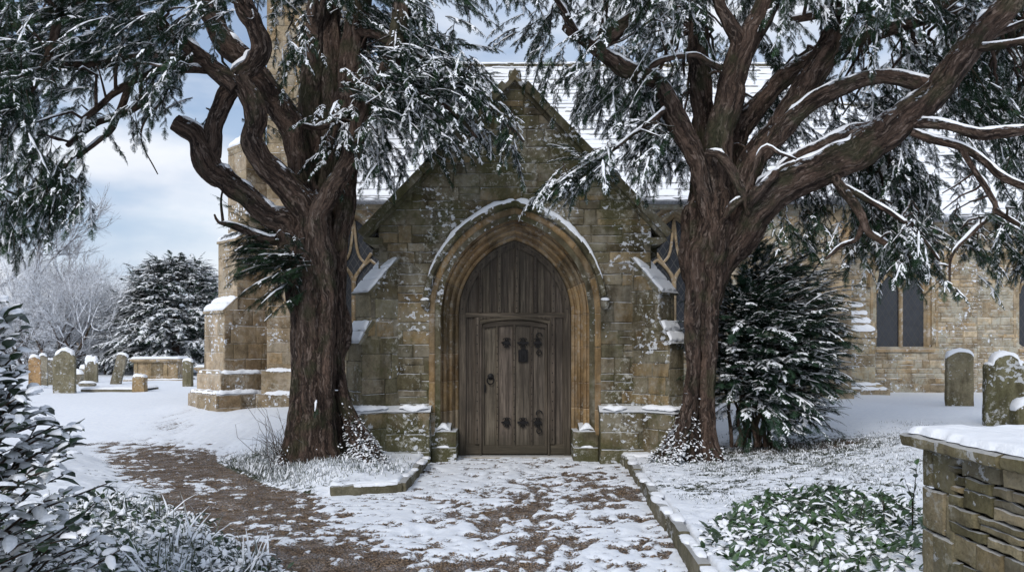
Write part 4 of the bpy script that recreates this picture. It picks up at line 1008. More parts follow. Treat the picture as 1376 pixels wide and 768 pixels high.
def tb(hw, off, z0, z1, seed, plain=False):
    """one stage of the diagonal buttress: end face at offset off, half width hw"""
    fr = fend(off); q = [(-hw, z0), (hw, z0), (hw, z1), (-hw, z1)]
    g.prism(q, fr, -1.6, 0, 0, (.8, .75, .65))
    stones(g, Fr(fr.O + fr.N * .001, fr.U, fr.N), q, (.3, .5), (.5, .9), [(1.15, 1.1, 1.05), (1.05, 1, .9)], .01, .006, seed=seed)
    O = fr.O + fr.U * (hw + .001); fs = Fr(O, -fr.N, fr.U)
    stones(g, fs, [(0, z0), (1.4, z0), (1.4, z1), (0, z1)], (.22, .4), (.3, .6), TB, .012, .007, seed=seed + 1)
tb(.45, 0, 1.05, 2.30, 1); tb(.42, -.28, 2.30, 3.72, 2); tb(.40, -.48, 3.72, 5.7, 3)
tb(.54, .12, .68, 1.02, 4); tb(.64, .26, -.2, .62, 6)
g2 = fend(.2)
g.prism([(-.62, .615), (.62, .615), (.54, .70), (-.54, .70)], g2, -1.7, .04, 0, (.9, .85, .75)); g.prism([(-.53, 1.0), (.53, 1.0), (.46, 1.09), (-.46, 1.09)], fend(.12), -1.5, .0, 0, (.9, .85, .75))
for (hw, o0, o1, za, zb, sd_) in ((.45, 0.04, -.27, 2.28, 2.56, 1), (.42, -.24, -.46, 3.72, 3.86, 2), (.40, -.46, -.9, 5.68, 6.1, 3)):
    fr = fend(0); A_ = fr.P([-hw, hw, hw, -hw], [za, za, zb, zb], [o0, o0, o1, o1]); Bm = fr.P([-hw, hw, hw, -hw], [za - .05, za - .05, za - .04, za - .04], [o0, o0, o1, o1])
    g.add(np.vstack([A_, Bm]), [[0, 1, 2, 3], [1, 0, 4, 5], [2, 1, 5, 6], [0, 3, 7, 4]], 0, (1, .95, .85))
    for k in range(2):
        t0, t1 = k / 2, (k + 1) / 2; oa, ob = o0 + (o1 - o0) * t0, o0 + (o1 - o0) * t1; z_a, z_b = za + (zb - za) * t0, za + (zb - za) * t1
        up = np.cross(fr.U, fr.N * (ob - oa) + np.array((0, 0, z_b - z_a))); up = up / np.linalg.norm(up); up = up if up[2] > 0 else -up
        t = np.linspace(-hw, hw, 16); md = fr.P(t, (z_a + z_b) / 2, (oa + ob) / 2); S_ = fr.N * (ob - oa) + np.array((0, 0, z_b - z_a)); Ls = np.linalg.norm(S_)
        ribbon(sn, md, S_ / Ls, Ls * .5, .06, 5 + k, up=up, wob=.15, nz=11)
part(g, 'tower_buttress', M_TOWER, bevel=.012); flush()
for (frx, hw, zz, th) in ((fend(.20), .60, .66, .055), (fend(.07), .50, 1.05, .05)):
    t = np.linspace(-hw, hw, 30); ribbon(sn, frx.P(t, zz, -.02), frx.N, .07, th, 9, wob=.4)
    P0 = frx.P([hw], [zz], [0])[0]; t = np.linspace(0, .8, 26)[:, None]; ribbon(sn, P0 + t * -frx.N - frx.U * .03, frx.U, .065, th, 10, wob=.5)
for (yy, zz) in ((YT - .14, .62), (YT - .06, 1.08)):
    t = np.linspace(XT, XTE + .1, 40); ribbon(sn, np.stack([t, 0 * t + yy, 0 * t + zz], 1), (0, 1, 0), .07, .06, int(zz * 50), wob=.4)
flush()
# ================================================================ yews
def limb_path(spec, step=.05):
    P = np.array([list(at(a, b, y)) + [r * y / F] for a, b, y, r in spec]); D = catmull(P, step)
    Q = D[:, :3].copy(); r = np.maximum(D[:, 3], .004); n = len(Q); s = np.arange(n) * step; sd = int(abs(spec[0][0] * 7 + spec[-1][1] * 3)) % 997
    env = np.minimum(1, np.minimum(np.arange(n), np.arange(n)[::-1]) / 8.)     # gnarls along the limb
    for k in range(3): Q[:, k] += env * np.minimum(r * .36, .045) * (fbm(s * 3.1, sd, k * 5., 3, sd) - .5) * 2
    return Q, r * (1 + .17 * (fbm(s * 4.3, sd * 1.7, 0, 3, sd) - .5) * 2)
def snow_on(g, P, r, seed, amt=1.0):
    """snow lying along the upper side of a limb, broken where it is steep"""
    T = np.gradient(P, axis=0); T /= np.linalg.norm(T, axis=1)[:, None] + 1e-9
    s = np.concatenate([[0], np.cumsum(np.linalg.norm(np.diff(P, axis=0), axis=1))])
    flat = 1 - np.abs(T[:, 2]); ok = (flat * 1.25 + (fbm(s * 2.2, seed * 1.3, 0, 3, seed) - .5) * 1.3 * (1.2 - flat)) * amt > .28; ok &= flat > .10 + .16 * (r > .14)
    i = 0; n = len(P)
    while i < n:
        if not ok[i]: i += 1; continue
        j = i
        while j + 1 < n and ok[j + 1]: j += 1
        if j - i >= 3:
            Q = P[i:j + 1]; t = T[i:j + 1]; S = np.cross(t, (0, 0, 1)); S /= np.linalg.norm(S, axis=1)[:, None] + 1e-9
            U = np.cross(S, t); U = U * np.sign(U[:, 2:3] + 1e-9); rr = r[i:j + 1]
            wv = rr * .52 * (.5 + fbm(s[i:j + 1] * 6, seed, 3, 2, seed)); hh = np.minimum(.010 + rr * .28, .036)
            off = (vn(s[i:j + 1] * 3, seed, 0, seed) - .5)[:, None] * rr[:, None] * .5
            ribbon(g, Q + U * rr[:, None] * .86 + S * off, S, wv, hh, seed + i, up=U, wob=.6, nz=7)
        i = j + 1
def spray_template(kind, seed):
    """one flat branchlet along +x with needles (tris) and snow pads; returns V, tris, Vs, quads"""
    rs = np.random.default_rng(seed); V = []; T = []; SV = []; SQ = []
    L = 1.0; droop = rs.uniform(.05, .25) if kind == 'yew' else rs.uniform(-.05, .15)
    def cz(x, y): return -droop * x * x - .25 * abs(y) ** 1.5 * (1.4 if kind == 'yew' else .6)
    def feather(o, d, l, nd, nl, nw):
        d = np.array(d) / np.linalg.norm(d); s = np.array((-d[1], d[0])); k = max(3, int(l / nd))
        for i in range(k + 1):
            t = (i + .3) / k * l; b = np.array(o) + d * t; e = nl * (1 - .35 * (i / k) ** 3) * rs.uniform(.75, 1.15)
            for q in (-1, 1):
                dirn = d * rs.uniform(.45, .75) + s * q; dirn /= np.linalg.norm(dirn); tip = b + dirn * e
                w = np.array((-dirn[1], dirn[0])) * nw / 2
                a = len(V); zb = cz(*b)
                V.extend([(b[0] - w[0], b[1] - w[1], zb), (b[0] + w[0], b[1] + w[1], zb), (tip[0], tip[1], cz(*tip) + rs.uniform(-.02, .03))]); T.append((a, a + 1, a + 2))
        a = len(V); b0 = np.array(o); b1 = b0 + d * l; w = s * .006    # twig
        V.extend([(b0[0] - w[0], b0[1] - w[1], cz(*b0) - .004), (b0[0] + w[0], b0[1] + w[1], cz(*b0) - .004), (b1[0], b1[1], cz(*b1) - .004)]); T.append((a, a + 1, a + 2))
        # snow pad
        m_ = 2; st = rs.uniform(.0, .2); en = rs.uniform(.7, 1.05); pw = nl * rs.uniform(.35, .62)
        a = len(SV)
        for i in range(m_ + 1):
            t = l * (st + (en - st) * i / m_); b = np.array(o) + d * t; wv = pw * (.5 + .5 * math.sin(PI * (i + .5) / (m_ + 1))) * rs.uniform(.7, 1.25); z = cz(*b) + .008
            for q, hz in ((-1, 0), (0, .045 * rs.uniform(.6, 1.3)), (1, 0)):
                p2 = b + s * q * wv; SV.append((p2[0], p2[1], z + hz - .004))
        for i in range(m_):
            for q in range(2): SQ.append((a + i * 3 + q, a + i * 3 + q + 1, a + (i + 1) * 3 + q + 1, a + (i + 1) * 3 + q))
    if kind == 'yew': nd, nl, nw, n, ang, ml = .062, .120, .050, 6, .85, .44
    else: nd, nl, nw, n, ang, ml = .062, .105, .036, 7, .75, .50
    feather((0, 0), (1, 0), L, nd, nl, nw)
    for i in range(n):
        t = .06 + .82 * i / n
        for q in (-1, 1):
            if rs.random() < .1: continue
            l = ml * (1 - t * .75) * rs.uniform(.7, 1.15); a = ang * rs.uniform(.8, 1.15)
            feather((t + rs.uniform(0, .05), 0), (math.cos(a), math.sin(a) * q), l, nd * 1.15, nl * .9, nw)
    return np.array(V), np.array(T), np.array(SV), np.array(SQ)
TPL = {k: [spray_template(k, 10 * i + (0 if k == 'yew' else 5)) for i in range(6)] for k in ('yew', 'fir')}
class Crown:
    """collects sprays (position, forward, up, size, snow) and writes one mesh"""
    def __init__(s, kind='yew', seed=0): s.k = kind; s.L = []; s.sg = G(); s.rs = np.random.default_rng(seed)
    def add(s, p, f, up, size, snow): s.L.append((*p, *f, *up, size, snow))
    def build(s, name, parent, mats, tint=.3):
        A = np.concatenate(s.L); rs = s.rs; g = G(); var = rs.integers(0, 6, len(A))
        for v in range(6):
            B = A[var == v]
            if not len(B): continue
            V, T, SV, SQ = TPL[s.k][v]; m = len(B)
            f = B[:, 3:6]; f = f / (np.linalg.norm(f, axis=1)[:, None] + 1e-9); u = B[:, 6:9]
            y = np.cross(u, f); y /= np.linalg.norm(y, axis=1)[:, None] + 1e-9; z = np.cross(f, y)
            R = np.stack([f, y, z], -1) * B[:, 9][:, None, None]
            W = np.einsum('mij,kj->mki', R, V) + B[:, None, 0:3]
            tc_ = 1 + rs.uniform(-tint, tint, (m, 1, 1)) * np.ones((1, len(V), 3))
            F_ = (T[None] + (np.arange(m) * len(V))[:, None, None]).reshape(-1, 3)
            g.add(W.reshape(-1, 3), F_, 0, tc_.reshape(-1, 3))
            sel = rs.random(m) < B[:, 10]; B2 = B[sel]; R2 = R[sel]
            if len(B2):
                # thicker where the spray lies flat
                W = np.einsum('mij,kj->mki', R2, SV) + B2[:, None, 0:3]
                W[:, :, 2] += .004
                npd = SQ.reshape(-1, 4, 4); keep = rs.random((len(B2), len(npd))) < (.16 + .42 * B2[:, 10:11])
                FF = (SQ[None] + (np.arange(len(B2)) * len(SV))[:, None, None]).reshape(len(B2), len(npd), 4, 4)[keep].reshape(-1, 4)
                g.add(W.reshape(-1, 3), FF, 1)
        if s.sg.n: g.V += s.sg.V; g.C += s.sg.C; g.A += s.sg.A; g.F += [(f + g.n, m + 1) for f, m in s.sg.F]; g.n += s.sg.n
        return g.build(name, mats, parent, sm='full', check=False)
def unit(v): v = np.asarray(v, float); return v / (np.linalg.norm(v) + 1e-9)
def thin(g, P, r, nseg=4, mat=0, col=None):
    P = np.asarray(P); r = np.broadcast_to(r, (len(P),)); d = P[-1] - P[0]; d = d / (np.linalg.norm(d) + 1e-9)
    A = np.cross(d, (.3, .2, .9) if abs(d[2]) < .9 else (1, 0, 0)); A /= np.linalg.norm(A); B = np.cross(d, A)
    th = np.arange(nseg) * 2 * PI / nseg; ring = np.cos(th)[:, None] * A + np.sin(th)[:, None] * B
    V = P[:, None] + r[:, None, None] * ring[None]; s = np.linspace(0, 1, len(P))
    aux = np.stack([np.broadcast_to(np.cos(th)[None] * .01, V.shape[:2]), np.broadcast_to(np.sin(th)[None] * .01, V.shape[:2]), np.broadcast_to(s[:, None] + P[0, 0], V.shape[:2])], -1)
    g.grid(V, mat, None if col is None else np.broadcast_to(col, V.shape), aux, closeu=True)
def nrm(v): return v / (np.linalg.norm(v, axis=-1, keepdims=True) + 1e-9)
def bough(cr, tw, p0, d, L, droop, rs, size=.17, snow=.7, step=.042, tr=.006, nseg=3):
    """drooping branchlet carrying sprays left and right"""
    d = unit(d); n = max(5, int(L / .07)); D = np.cumsum(np.vstack([d[None], rs.normal(0, .05, (n, 3)) + (0, 0, -droop / n)]), 0); D = nrm(D)
    P = np.array(p0, float) + np.vstack([np.zeros((1, 3)), np.cumsum(D[1:] * L / n, 0)])
    thin(tw, P, np.linspace(tr, tr * .4, len(P)), nseg)
    m = max(3, int(L / step)); fr_ = (np.arange(m) + rs.uniform(0, .8, m)) / m; k = np.minimum((fr_ * n).astype(int), n - 1)
    q = P[k] + (P[k + 1] - P[k]) * (fr_ * n - k)[:, None]; t = D[k + 1]; side = np.where(np.arange(m) % 2, 1., -1.)[:, None]
    S = nrm(np.cross(t, (0, 0, 1)) + rs.normal(0, .15, (m, 3)))
    f = t * rs.uniform(.5, .95, (m, 1)) + S * side * rs.uniform(.6, 1.0, (m, 1)) * (1 - .5 * fr_[:, None]); f[:, 2] += -.08 - .30 * droop * rs.random(m); f = nrm(f)
    up = nrm(np.array((0, 0, 1.)) + rs.normal(0, .28, (m, 3)) - t * .1)
    sz = size * rs.uniform(.7, 1.25, m) * (1 - .35 * fr_)
    cr.L.append(np.column_stack([q, f, up, sz, np.full(m, snow)])); cr.L.append(np.array([[*P[-1], *D[-1], 0, 0, 1, size * .9, snow]]))
    if cr.sg is not None and rs.random() < snow * .62:
        a = int(rs.integers(0, 2)); Q = P[a:]; w_ = size * rs.uniform(.07, .15); j = len(Q); tt_ = np.linspace(0, 1, j)
        w_ = w_ * (1 - .5 * tt_) * rs.uniform(.6, 1.3, j); S_ = nrm(np.cross(D[a:], (0, 0, 1))); Uq = np.cross(S_, D[a:]); Uq *= np.sign(Uq[:, 2:] + 1e-9)
        cs = np.array([-1, -.75, 0, .75, 1.]); sn_ = np.array([-.12, .35, .62, .35, -.12])
        V = Q[:, None] + (w_[:, None] * cs)[..., None] * S_[:, None] + (w_[:, None] * sn_ + .006)[..., None] * Uq[:, None]; V += rs.normal(0, .003, V.shape); V[[0, -1]] = V[[0, -1]].mean(1, keepdims=True) * .6 + V[[0, -1]] * .4
        cr.sg.grid(V, 0)
    return P
def twig_to(tw, a, b, r0, rs, sag=.12, nseg=5, wig=.11):
    a = np.asarray(a); b = np.asarray(b); L = np.linalg.norm(b - a); n = max(4, int(L / .12)); t = np.linspace(0, 1, n)[:, None]
    P = a + (b - a) * t; P[:, 2] += (np.sin(t[:, 0] * PI)) * sag * L; P += np.cumsum(rs.normal(0, wig / math.sqrt(n), (n, 3)), 0) * np.sin(t * PI) * L
    thin(tw, P, np.linspace(r0, r0 * .4, len(P)), nseg); return P
def fill(cr, tw, skel, zones, seed, snowg=None, kind='yew'):
    """zones: dict(box=(x0,x1,y0,y1), Y=(a,b), n, d=(dx,dy,dz), droop, L, size, snow, poly)"""
    rs = np.random.default_rng(seed); SK = np.concatenate([p[::3] for p in skel])
    for z in zones:
        poly = z.get('poly'); cnt = 0; tries = 0
        if poly: xs = [p[0] for p in poly]; ys = [p[1] for p in poly]; bx = (min(xs), max(xs), min(ys), max(ys))
        else: bx = z['box']
        hubs = []
        nb = z['n']; per = z.get('per', 7); nh = max(1, nb // per)
        while len(hubs) < nh and tries < nh * 60:
            tries += 1; px, py = rs.uniform(bx[0], bx[1]), rs.uniform(bx[2], bx[3])
            if poly and sdf(np.array([px]), np.array([py]), poly)[0] < 0: continue
            hubs.append(at(px, py, rs.uniform(*z['Y'])))
        dz = np.array(z['d'], float); sprd = z.get('spread', .45)
        for h in hubs:
            hd = unit(dz + rs.normal(0, .35, 3)); root = h - hd * .25
            dist = np.linalg.norm(SK - root, axis=1); j = int(np.argmin(dist)); 
            if z.get('link', True) and dist[j] < z.get('maxlink', 2.2):
                c = twig_to(tw, SK[j], root, min(.034, .010 + .013 * dist[j]), rs)
                if snowg is not None and rs.random() < .5: snow_on(snowg, c, np.full(len(c), .008), int(rs.integers(999)), 1.1)
            for b in range(per):
                st = root + hd * rs.uniform(0, .35) + rs.normal(0, .12, 3) * z.get('scat', 1)
                d = unit(hd + rs.normal(0, sprd, 3) * (1, 1, .5)); L = rs.uniform(*z.get('L', (.35, .75)))
                bough(cr, tw, st, d, L, z.get('droop', .8) * .62, rs, z.get('size', .15) * .92, z.get('snow', .7) * .85, z.get('step', .037))
M_YEW = m_leaf('yew_needles', (.005, .016, .007), (.021, .050, .018), .8, .12, frost=.06)
M_FIR = m_leaf('dark_needles', (.009, .027, .014), (.028, .062, .032), .75, .12, frost=.04)
ROOTS = {}
ZBACK = 0
def yew(name, label, base, strands, limbs, zones, seed, cat='tree', roots=None):
    root = empty(name, base, label, cat); bpy.context.view_layer.update()
    tg = G(); sg_ = G(); skel = []
    for i, (sp, fl) in enumerate(strands):
        P, r = limb_path(sp); tube(tg, P, r, 52, flute=fl * 1.15, lump=.16, seed=seed + i, flfreq=2.4, twist=.25)
        if r.max() > .12: snow_on(sg_, P, r, seed + i, .75)
    ROOTS[name + str(seed)] = (root, [(limb_path(sp), dn) for (sp, fl), dn in zip(strands, roots)])
    tr = tg.build('trunk', M_BARK, root, sm='full')
    lg = G()
    for i, sp in enumerate(limbs):
        P, r = limb_path(sp); tube(lg, P, r, 30 if r.max() > .06 else 9, flute=.17, lump=.28, seed=seed + 40 + i, flfreq=1.7)
        snow_on(sg_, P, r, seed + 60 + i, 1.15); skel.append(P)
    lg.build('limbs', M_BARK, root, sm='full')
    for sp, fl in strands: skel.append(limb_path(sp)[0][-20:])
    cr = Crown('yew', seed); tw = G(); fill(cr, tw, skel, zones, seed + 1, sg_)
    tw.build('twigs', M_BARK, root, sm='full'); cr.build('crown', root, [M_YEW, SNOW])
    sg_.build('snow', SNOW, root, sm='full')
    print(name, 'sprays', sum(len(a) for a in cr.L)); return root
# ---- the yew left of the porch
SL = [
 ([(432, 640, 10.2, 38), (432, 600, 10.2, 34), (432, 540, 10.2, 31), (430, 450, 10.2, 30), (428, 370, 10.2, 33), (430, 310, 10.2, 36), (442, 250, 10.3, 23), (448, 150, 10.4, 15), (446, 60, 10.5, 14), (452, -60, 10.6, 13)], .42),
 ([(400, 640, 10.1, 20), (403, 600, 10.0, 17), (405, 530, 9.98, 14), (404, 440, 9.98, 15), (398, 370, 10.0, 17), (393, 335, 10.0, 17), (388, 300, 10.0, 17), (362, 288, 9.98, 16), (332, 265, 9.95, 16), (300, 238, 9.9, 16), (281, 215, 9.85, 17), (262, 182, 9.8, 14), (248, 172, 9.8, 13), (238, 165, 9.8, 12)], .22),
 ([(420, 640, 9.9, 24), (420, 600, 9.88, 19), (420, 520, 9.88, 15), (419, 430, 9.85, 14), (416, 350, 9.85, 16), (418, 300, 9.85, 17), (405, 275, 9.85, 17), (383, 250, 9.8, 16), (356, 222, 9.75, 14), (341, 195, 9.7, 15), (344, 165, 9.7, 13), (338, 140, 9.7, 13), (322, 108, 9.7, 13)], .22),
 ([(448, 640, 9.9, 28), (443, 605, 9.86, 16), (440, 540, 9.85, 13), (437, 450, 9.85, 13), (437, 380, 9.82, 14), (432, 330, 9.8, 16), (424, 300, 9.75, 15), (441, 265, 9.7, 14), (466, 225, 9.6, 12.5), (482, 175, 9.55, 12), (494, 132, 9.5, 12), (518, 96, 9.5, 12), (534, 59, 9.5, 12), (541, 10, 9.5, 12), (543, -70, 9.5, 11)], .18),
 ([(462, 640, 10.1, 16), (456, 605, 10.1, 12), (451, 520, 10.1, 9), (451, 430, 10.1, 10), (457, 340, 10.1, 11), (466, 260, 10.1, 14), (466, 180, 10.2, 15), (474, 90, 10.25, 16), (486, 0, 10.3, 16), (492, -80, 10.3, 14)], .25),
 ([(410, 420, 10.25, 16), (412, 330, 10.2, 18), (410, 270, 10.15, 19), (406, 219, 10.1, 18), (390, 170, 10.1, 17), (364, 129, 10.1, 15), (340, 95, 10.1, 14), (308, 62, 10.0, 14), (285, 30, 10.0, 13), (258, -10, 9.9, 12), (235, -60, 9.9, 11)], .25),
 ([(425, 330, 10.3, 16), (424, 260, 10.3, 16), (420, 180, 10.35, 15), (424, 90, 10.4, 15), (432, 0, 10.4, 14), (436, -70, 10.5, 12)], .3),
 ([(500, 632, 9.6, 6), (484, 604, 9.8, 9), (466, 560, 9.98, 8), (456, 500, 10.05, 6), (450, 440, 10.1, 5)], .2),
 ([(520, 628, 9.75, 5), (502, 608, 9.85, 8), (480, 572, 9.98, 7), (462, 535, 10.05, 6), (456, 490, 10.1, 5)], .2),
 ([(380, 628, 9.9, 6), (388, 600, 9.95, 9), (395, 560, 10.0, 9), (399, 500, 10.0, 8)], .2)]
LL = [
 [(318, 120, 9.7, 14), (290, 95, 9.65, 12), (256, 65, 9.55, 11), (219, 43, 9.45, 11), (176, 18, 9.3, 10), (140, -15, 9.2, 9), (110, -60, 9.1, 8)],
 [(281, 210, 9.85, 15), (286, 170, 9.82, 13), (300, 130, 9.78, 13), (318, 104, 9.72, 13), (338, 86, 9.65, 12), (349, 64, 9.6, 12), (341, 38, 9.55, 11), (326, 5, 9.5, 11), (318, -60, 9.5, 9)],
 [(292, 96, 9.75, 6), (255, 92, 9.5, 5.5), (219, 96, 9.3, 5), (190, 104, 9.1, 5), (160, 120, 8.9, 4.5), (135, 142, 8.7, 4), (112, 160, 8.6, 3)],
 [(290, 84, 9.8, 7), (248, 80, 9.6, 7), (200, 76, 9.4, 6.5), (137, 84, 9.2, 6), (80, 90, 9.0, 6), (30, 100, 8.8, 5), (-40, 106, 8.6, 4)],
 [(95, -40, 8.6, 6), (84, 10, 8.6, 6), (74, 47, 8.6, 6), (58, 90, 8.55, 6), (40, 118, 8.5, 5.5), (20, 140, 8.5, 5), (-10, 180, 8.4, 5), (-30, 210, 8.4, 4)],
 [(195, 80, 9.3, 4), (170, 125, 9.1, 4.5), (152, 170, 8.9, 4), (135, 188, 8.8, 3.6), (112, 205, 8.7, 3.2), (85, 226, 8.6, 3), (62, 250, 8.5, 2.6), (35, 290, 8.4, 2.2)],
 [(222, 102, 9.2, 3), (190, 140, 9.0, 4), (160, 155, 8.9, 4), (132, 165, 8.8, 4), (108, 182, 8.7, 3.5), (90, 196, 8.7, 3)],
 [(228, 106, 9.3, 2), (218, 135, 9.2, 1.6), (196, 160, 9.1, 1.3), (190, 190, 9.1, 1), (212, 234, 9.1, .8)],
 [(388, 322, 10.0, 6), (362, 322, 9.9, 5.5), (335, 312, 9.85, 5), (312, 303, 9.8, 4), (294, 299, 9.8, 2.4), (288, 288, 9.8, 1.2)],
 [(300, 300, 9.8, 2), (297, 270, 9.8, 1.4), (301, 245, 9.8, 1.1), (298, 225, 9.8, .8)],
 [(486, 40, 10.2, 9), (520, 50, 9.9, 7), (560, 75, 9.6, 6), (600, 100, 9.4, 5), (640, 130, 9.2, 4), (680, 165, 9.1, 3), (704, 190, 9.0, 2)],
 [(498, 120, 9.6, 5), (530, 118, 9.4, 5), (570, 128, 9.2, 4), (610, 150, 9.1, 3), (640, 185, 9.0, 2)],
 [(470, 150, 10.1, 6), (445, 165, 9.9, 5), (425, 172, 9.8, 4), (405, 168, 9.7, 3)],
 [(540, -10, 9.5, 7), (580, -30, 9.4, 6), (640, -40, 9.3, 5), (700, -50, 9.3, 4)],
 [(150, -5, 9.2, 6), (90, 5, 9.0, 5), (40, 30, 8.8, 4), (-20, 40, 8.6, 4)],
]
ZL = [
 dict(box=(340, 430, 0, 200), Y=(10.7, 11.6), n=42, d=(.1, 0, -.7), droop=.9, snow=.7, L=(.3, .6)),
 dict(poly=[(480, 40), (600, 40), (590, 190), (500, 215)], Y=(10.0, 11.2), n=70, d=(.3, 0, -.8), droop=.9, snow=.7, L=(.3, .6)),
 dict(box=(-60, 300, -90, 20), Y=(7.6, 11.0), n=221, d=(-1, -.2, -.1), droop=.8, snow=.8),
 dict(box=(-40, 250, 0, 95), Y=(7.8, 10.8), n=256, d=(-1, -.2, -.2), droop=.9, snow=.8, L=(.3, .6)),
 dict(poly=[(-40, 90), (235, 90), (200, 125), (150, 150), (70, 170), (-40, 160)], Y=(8.0, 10.0), n=120, d=(-.8, 0, -.4), droop=1.1, snow=.75, L=(.25, .5)),
 dict(poly=[(-40, 150), (60, 180), (115, 195), (125, 240), (100, 300), (60, 300), (-40, 320)], Y=(8.0, 9.0), n=135, d=(-.4, 0, -.7), droop=1.2, snow=.6, L=(.25, .5)),
 dict(box=(165, 225, 130, 200), Y=(8.6, 9.4), n=12, d=(.1, 0, -1), droop=1., snow=.5, L=(.2, .4), size=.13),
 dict(box=(285, 470, -80, 50), Y=(9.8, 11.6), n=100, d=(.1, -.3, -.5), droop=.9, snow=.75),
 dict(box=(250, 340, 150, 215), Y=(9.8, 10.4), n=7, d=(-.3, 0, -.8), droop=1., snow=.5, L=(.2, .35), size=.12),
 dict(box=(345, 420, 60, 160), Y=(10.5, 11.3), n=20, d=(.1, 0, -.6), droop=1., snow=.6, L=(.3, .5)),
 dict(box=(470, 590, -80, 60), Y=(9.2, 11.0), n=150, d=(.7, -.2, -.5), droop=.9, snow=.8),
 dict(poly=[(500, 60), (590, 70), (640, 125), (600, 165), (520, 170), (480, 150)], Y=(8.9, 10.4), n=187, d=(.9, -.2, -.35), droop=1.1, snow=.85, L=(.35, .7)),
 dict(poly=[(590, 85), (632, 90), (672, 135), (690, 175), (650, 190), (610, 170)], Y=(8.8, 9.5), n=60, d=(.55, -.1, -.65), droop=1.0, snow=.85, L=(.25, .45), scat=.6),
 dict(box=(425, 500, 120, 205), Y=(9.3, 10.0), n=30, d=(-.2, -.3, -.7), droop=1.0, snow=.8, L=(.3, .5)),
 dict(box=(485, 525, 150, 200), Y=(9.6, 10.3), n=20, d=(.2, 0, -.8), droop=1.1, snow=.7, L=(.25, .45)),
 dict(box=(560, 760, -90, -5), Y=(8.8, 10.6), n=75, d=(.6, 0, -.5), droop=.9, snow=.75, L=(.3, .6)),
 dict(box=(560, 605, 20, 70), Y=(9.2, 9.8), n=14, d=(.1, 0, -1), droop=.9, snow=.7, L=(.25, .45)),
 dict(box=(345, 395, 305, 385), Y=(9.5, 10.3), n=84, d=(-.95, -.3, -.12), droop=.55, snow=.14, L=(.3, .6), size=.17, scat=.8),
 dict(box=(385, 440, 325, 352), Y=(9.5, 9.7), n=12, d=(-.1, -.6, -.3), droop=.7, snow=.2, L=(.15, .25), size=.13, scat=.5, per=4),
 dict(box=(400, 430, 500, 560), Y=(9.72, 9.8), n=4, d=(-.1, -.6, -.3), droop=.9, snow=.1, L=(.12, .2), size=.10, scat=.4, per=4),
]
YL = yew('yew_tree', 'old yew with a fluted reddish trunk in front of the porch, left of the door', at(432, 612, 10.2), SL, LL, ZL, 100, roots=[0, 0, 0, .35, 0, 0, 0, .9, .8, .3])
# ---- the yew right of the porch
SR = [
 ([(940, 640, 10.3, 24), (940, 600, 10.3, 19), (939, 540, 10.3, 14), (941, 450, 10.3, 15), (946, 370, 10.3, 28), (950, 300, 10.3, 27), (950, 220, 10.4, 19), (944, 140, 10.5, 15), (938, 60, 10.6, 14), (940, -60, 10.7, 12)], .38),
 ([(928, 640, 10.1, 18), (928, 600, 10.1, 13), (929, 520, 10.1, 10), (932, 430, 10.1, 12), (936, 350, 10.1, 15), (948, 320, 10.0, 15), (952, 286, 10.0, 13), (939, 229, 9.95, 13), (925, 191, 9.9, 13), (898, 138, 9.8, 13), (877, 108, 9.75, 12), (836, 90, 9.7, 11), (798, 64, 9.65, 9), (772, 48, 9.6, 7), (758, 36, 9.6, 5)], .2),
 ([(952, 640, 10.1, 14), (952, 600, 10.1, 12), (952, 520, 10.1, 10), (953, 430, 10.1, 11), (958, 360, 10.05, 16), (965, 310, 10.0, 19), (962, 260, 10.1, 19), (962, 200, 10.1, 18), (975, 145, 10.1, 17), (990, 92, 10.1, 17), (1010, 45, 10.05, 15), (1030, 0, 10.0, 14), (1048, -60, 10.0, 12)], .24),
 ([(948, 560, 10.3, 7), (952, 450, 10.3, 9), (966, 370, 10.2, 15), (996, 310, 10.05, 26), (1012, 284, 9.95, 27), (1054, 250, 9.8, 26), (1111, 224, 9.65, 24), (1168, 193, 9.55, 23), (1215, 160, 9.45, 21), (1258, 122, 9.35, 19), (1288, 82, 9.25, 18), (1318, 42, 9.2, 17), (1355, 5, 9.1, 17), (1410, -50, 9.0, 16)], .17),
 ([(960, 380, 10.35, 11), (985, 300, 10.3, 18), (1002, 240, 10.2, 18), (1024, 205, 10.15, 17), (1050, 168, 10.1, 16), (1082, 118, 10.0, 16), (1110, 72, 9.95, 15), (1128, 35, 9.9, 14), (1132, 10, 9.9, 11), (1136, -40, 9.9, 10)], .18),
 ([(960, 360, 10.5, 14), (972, 280, 10.5, 14), (978, 220, 10.5, 14), (996, 170, 10.5, 14), (1030, 129, 10.4, 14), (1073, 92, 10.4, 13), (1130, 64, 10.3, 9), (1178, 45, 10.25, 8), (1216, 33, 10.2, 7), (1270, 20, 10.1, 6)], .18),
 ([(896, 634, 9.7, 5), (908, 606, 9.9, 8), (920, 566, 10.05, 9), (927, 530, 10.1, 8)], .2),
 ([(876, 618, 10.0, 4), (897, 602, 10.0, 7), (914, 574, 10.1, 8), (925, 545, 10.15, 8)], .2),
 ([(972, 628, 9.9, 5), (962, 600, 9.98, 7), (956, 560, 10.05, 7), (953, 510, 10.1, 7)], .2)]
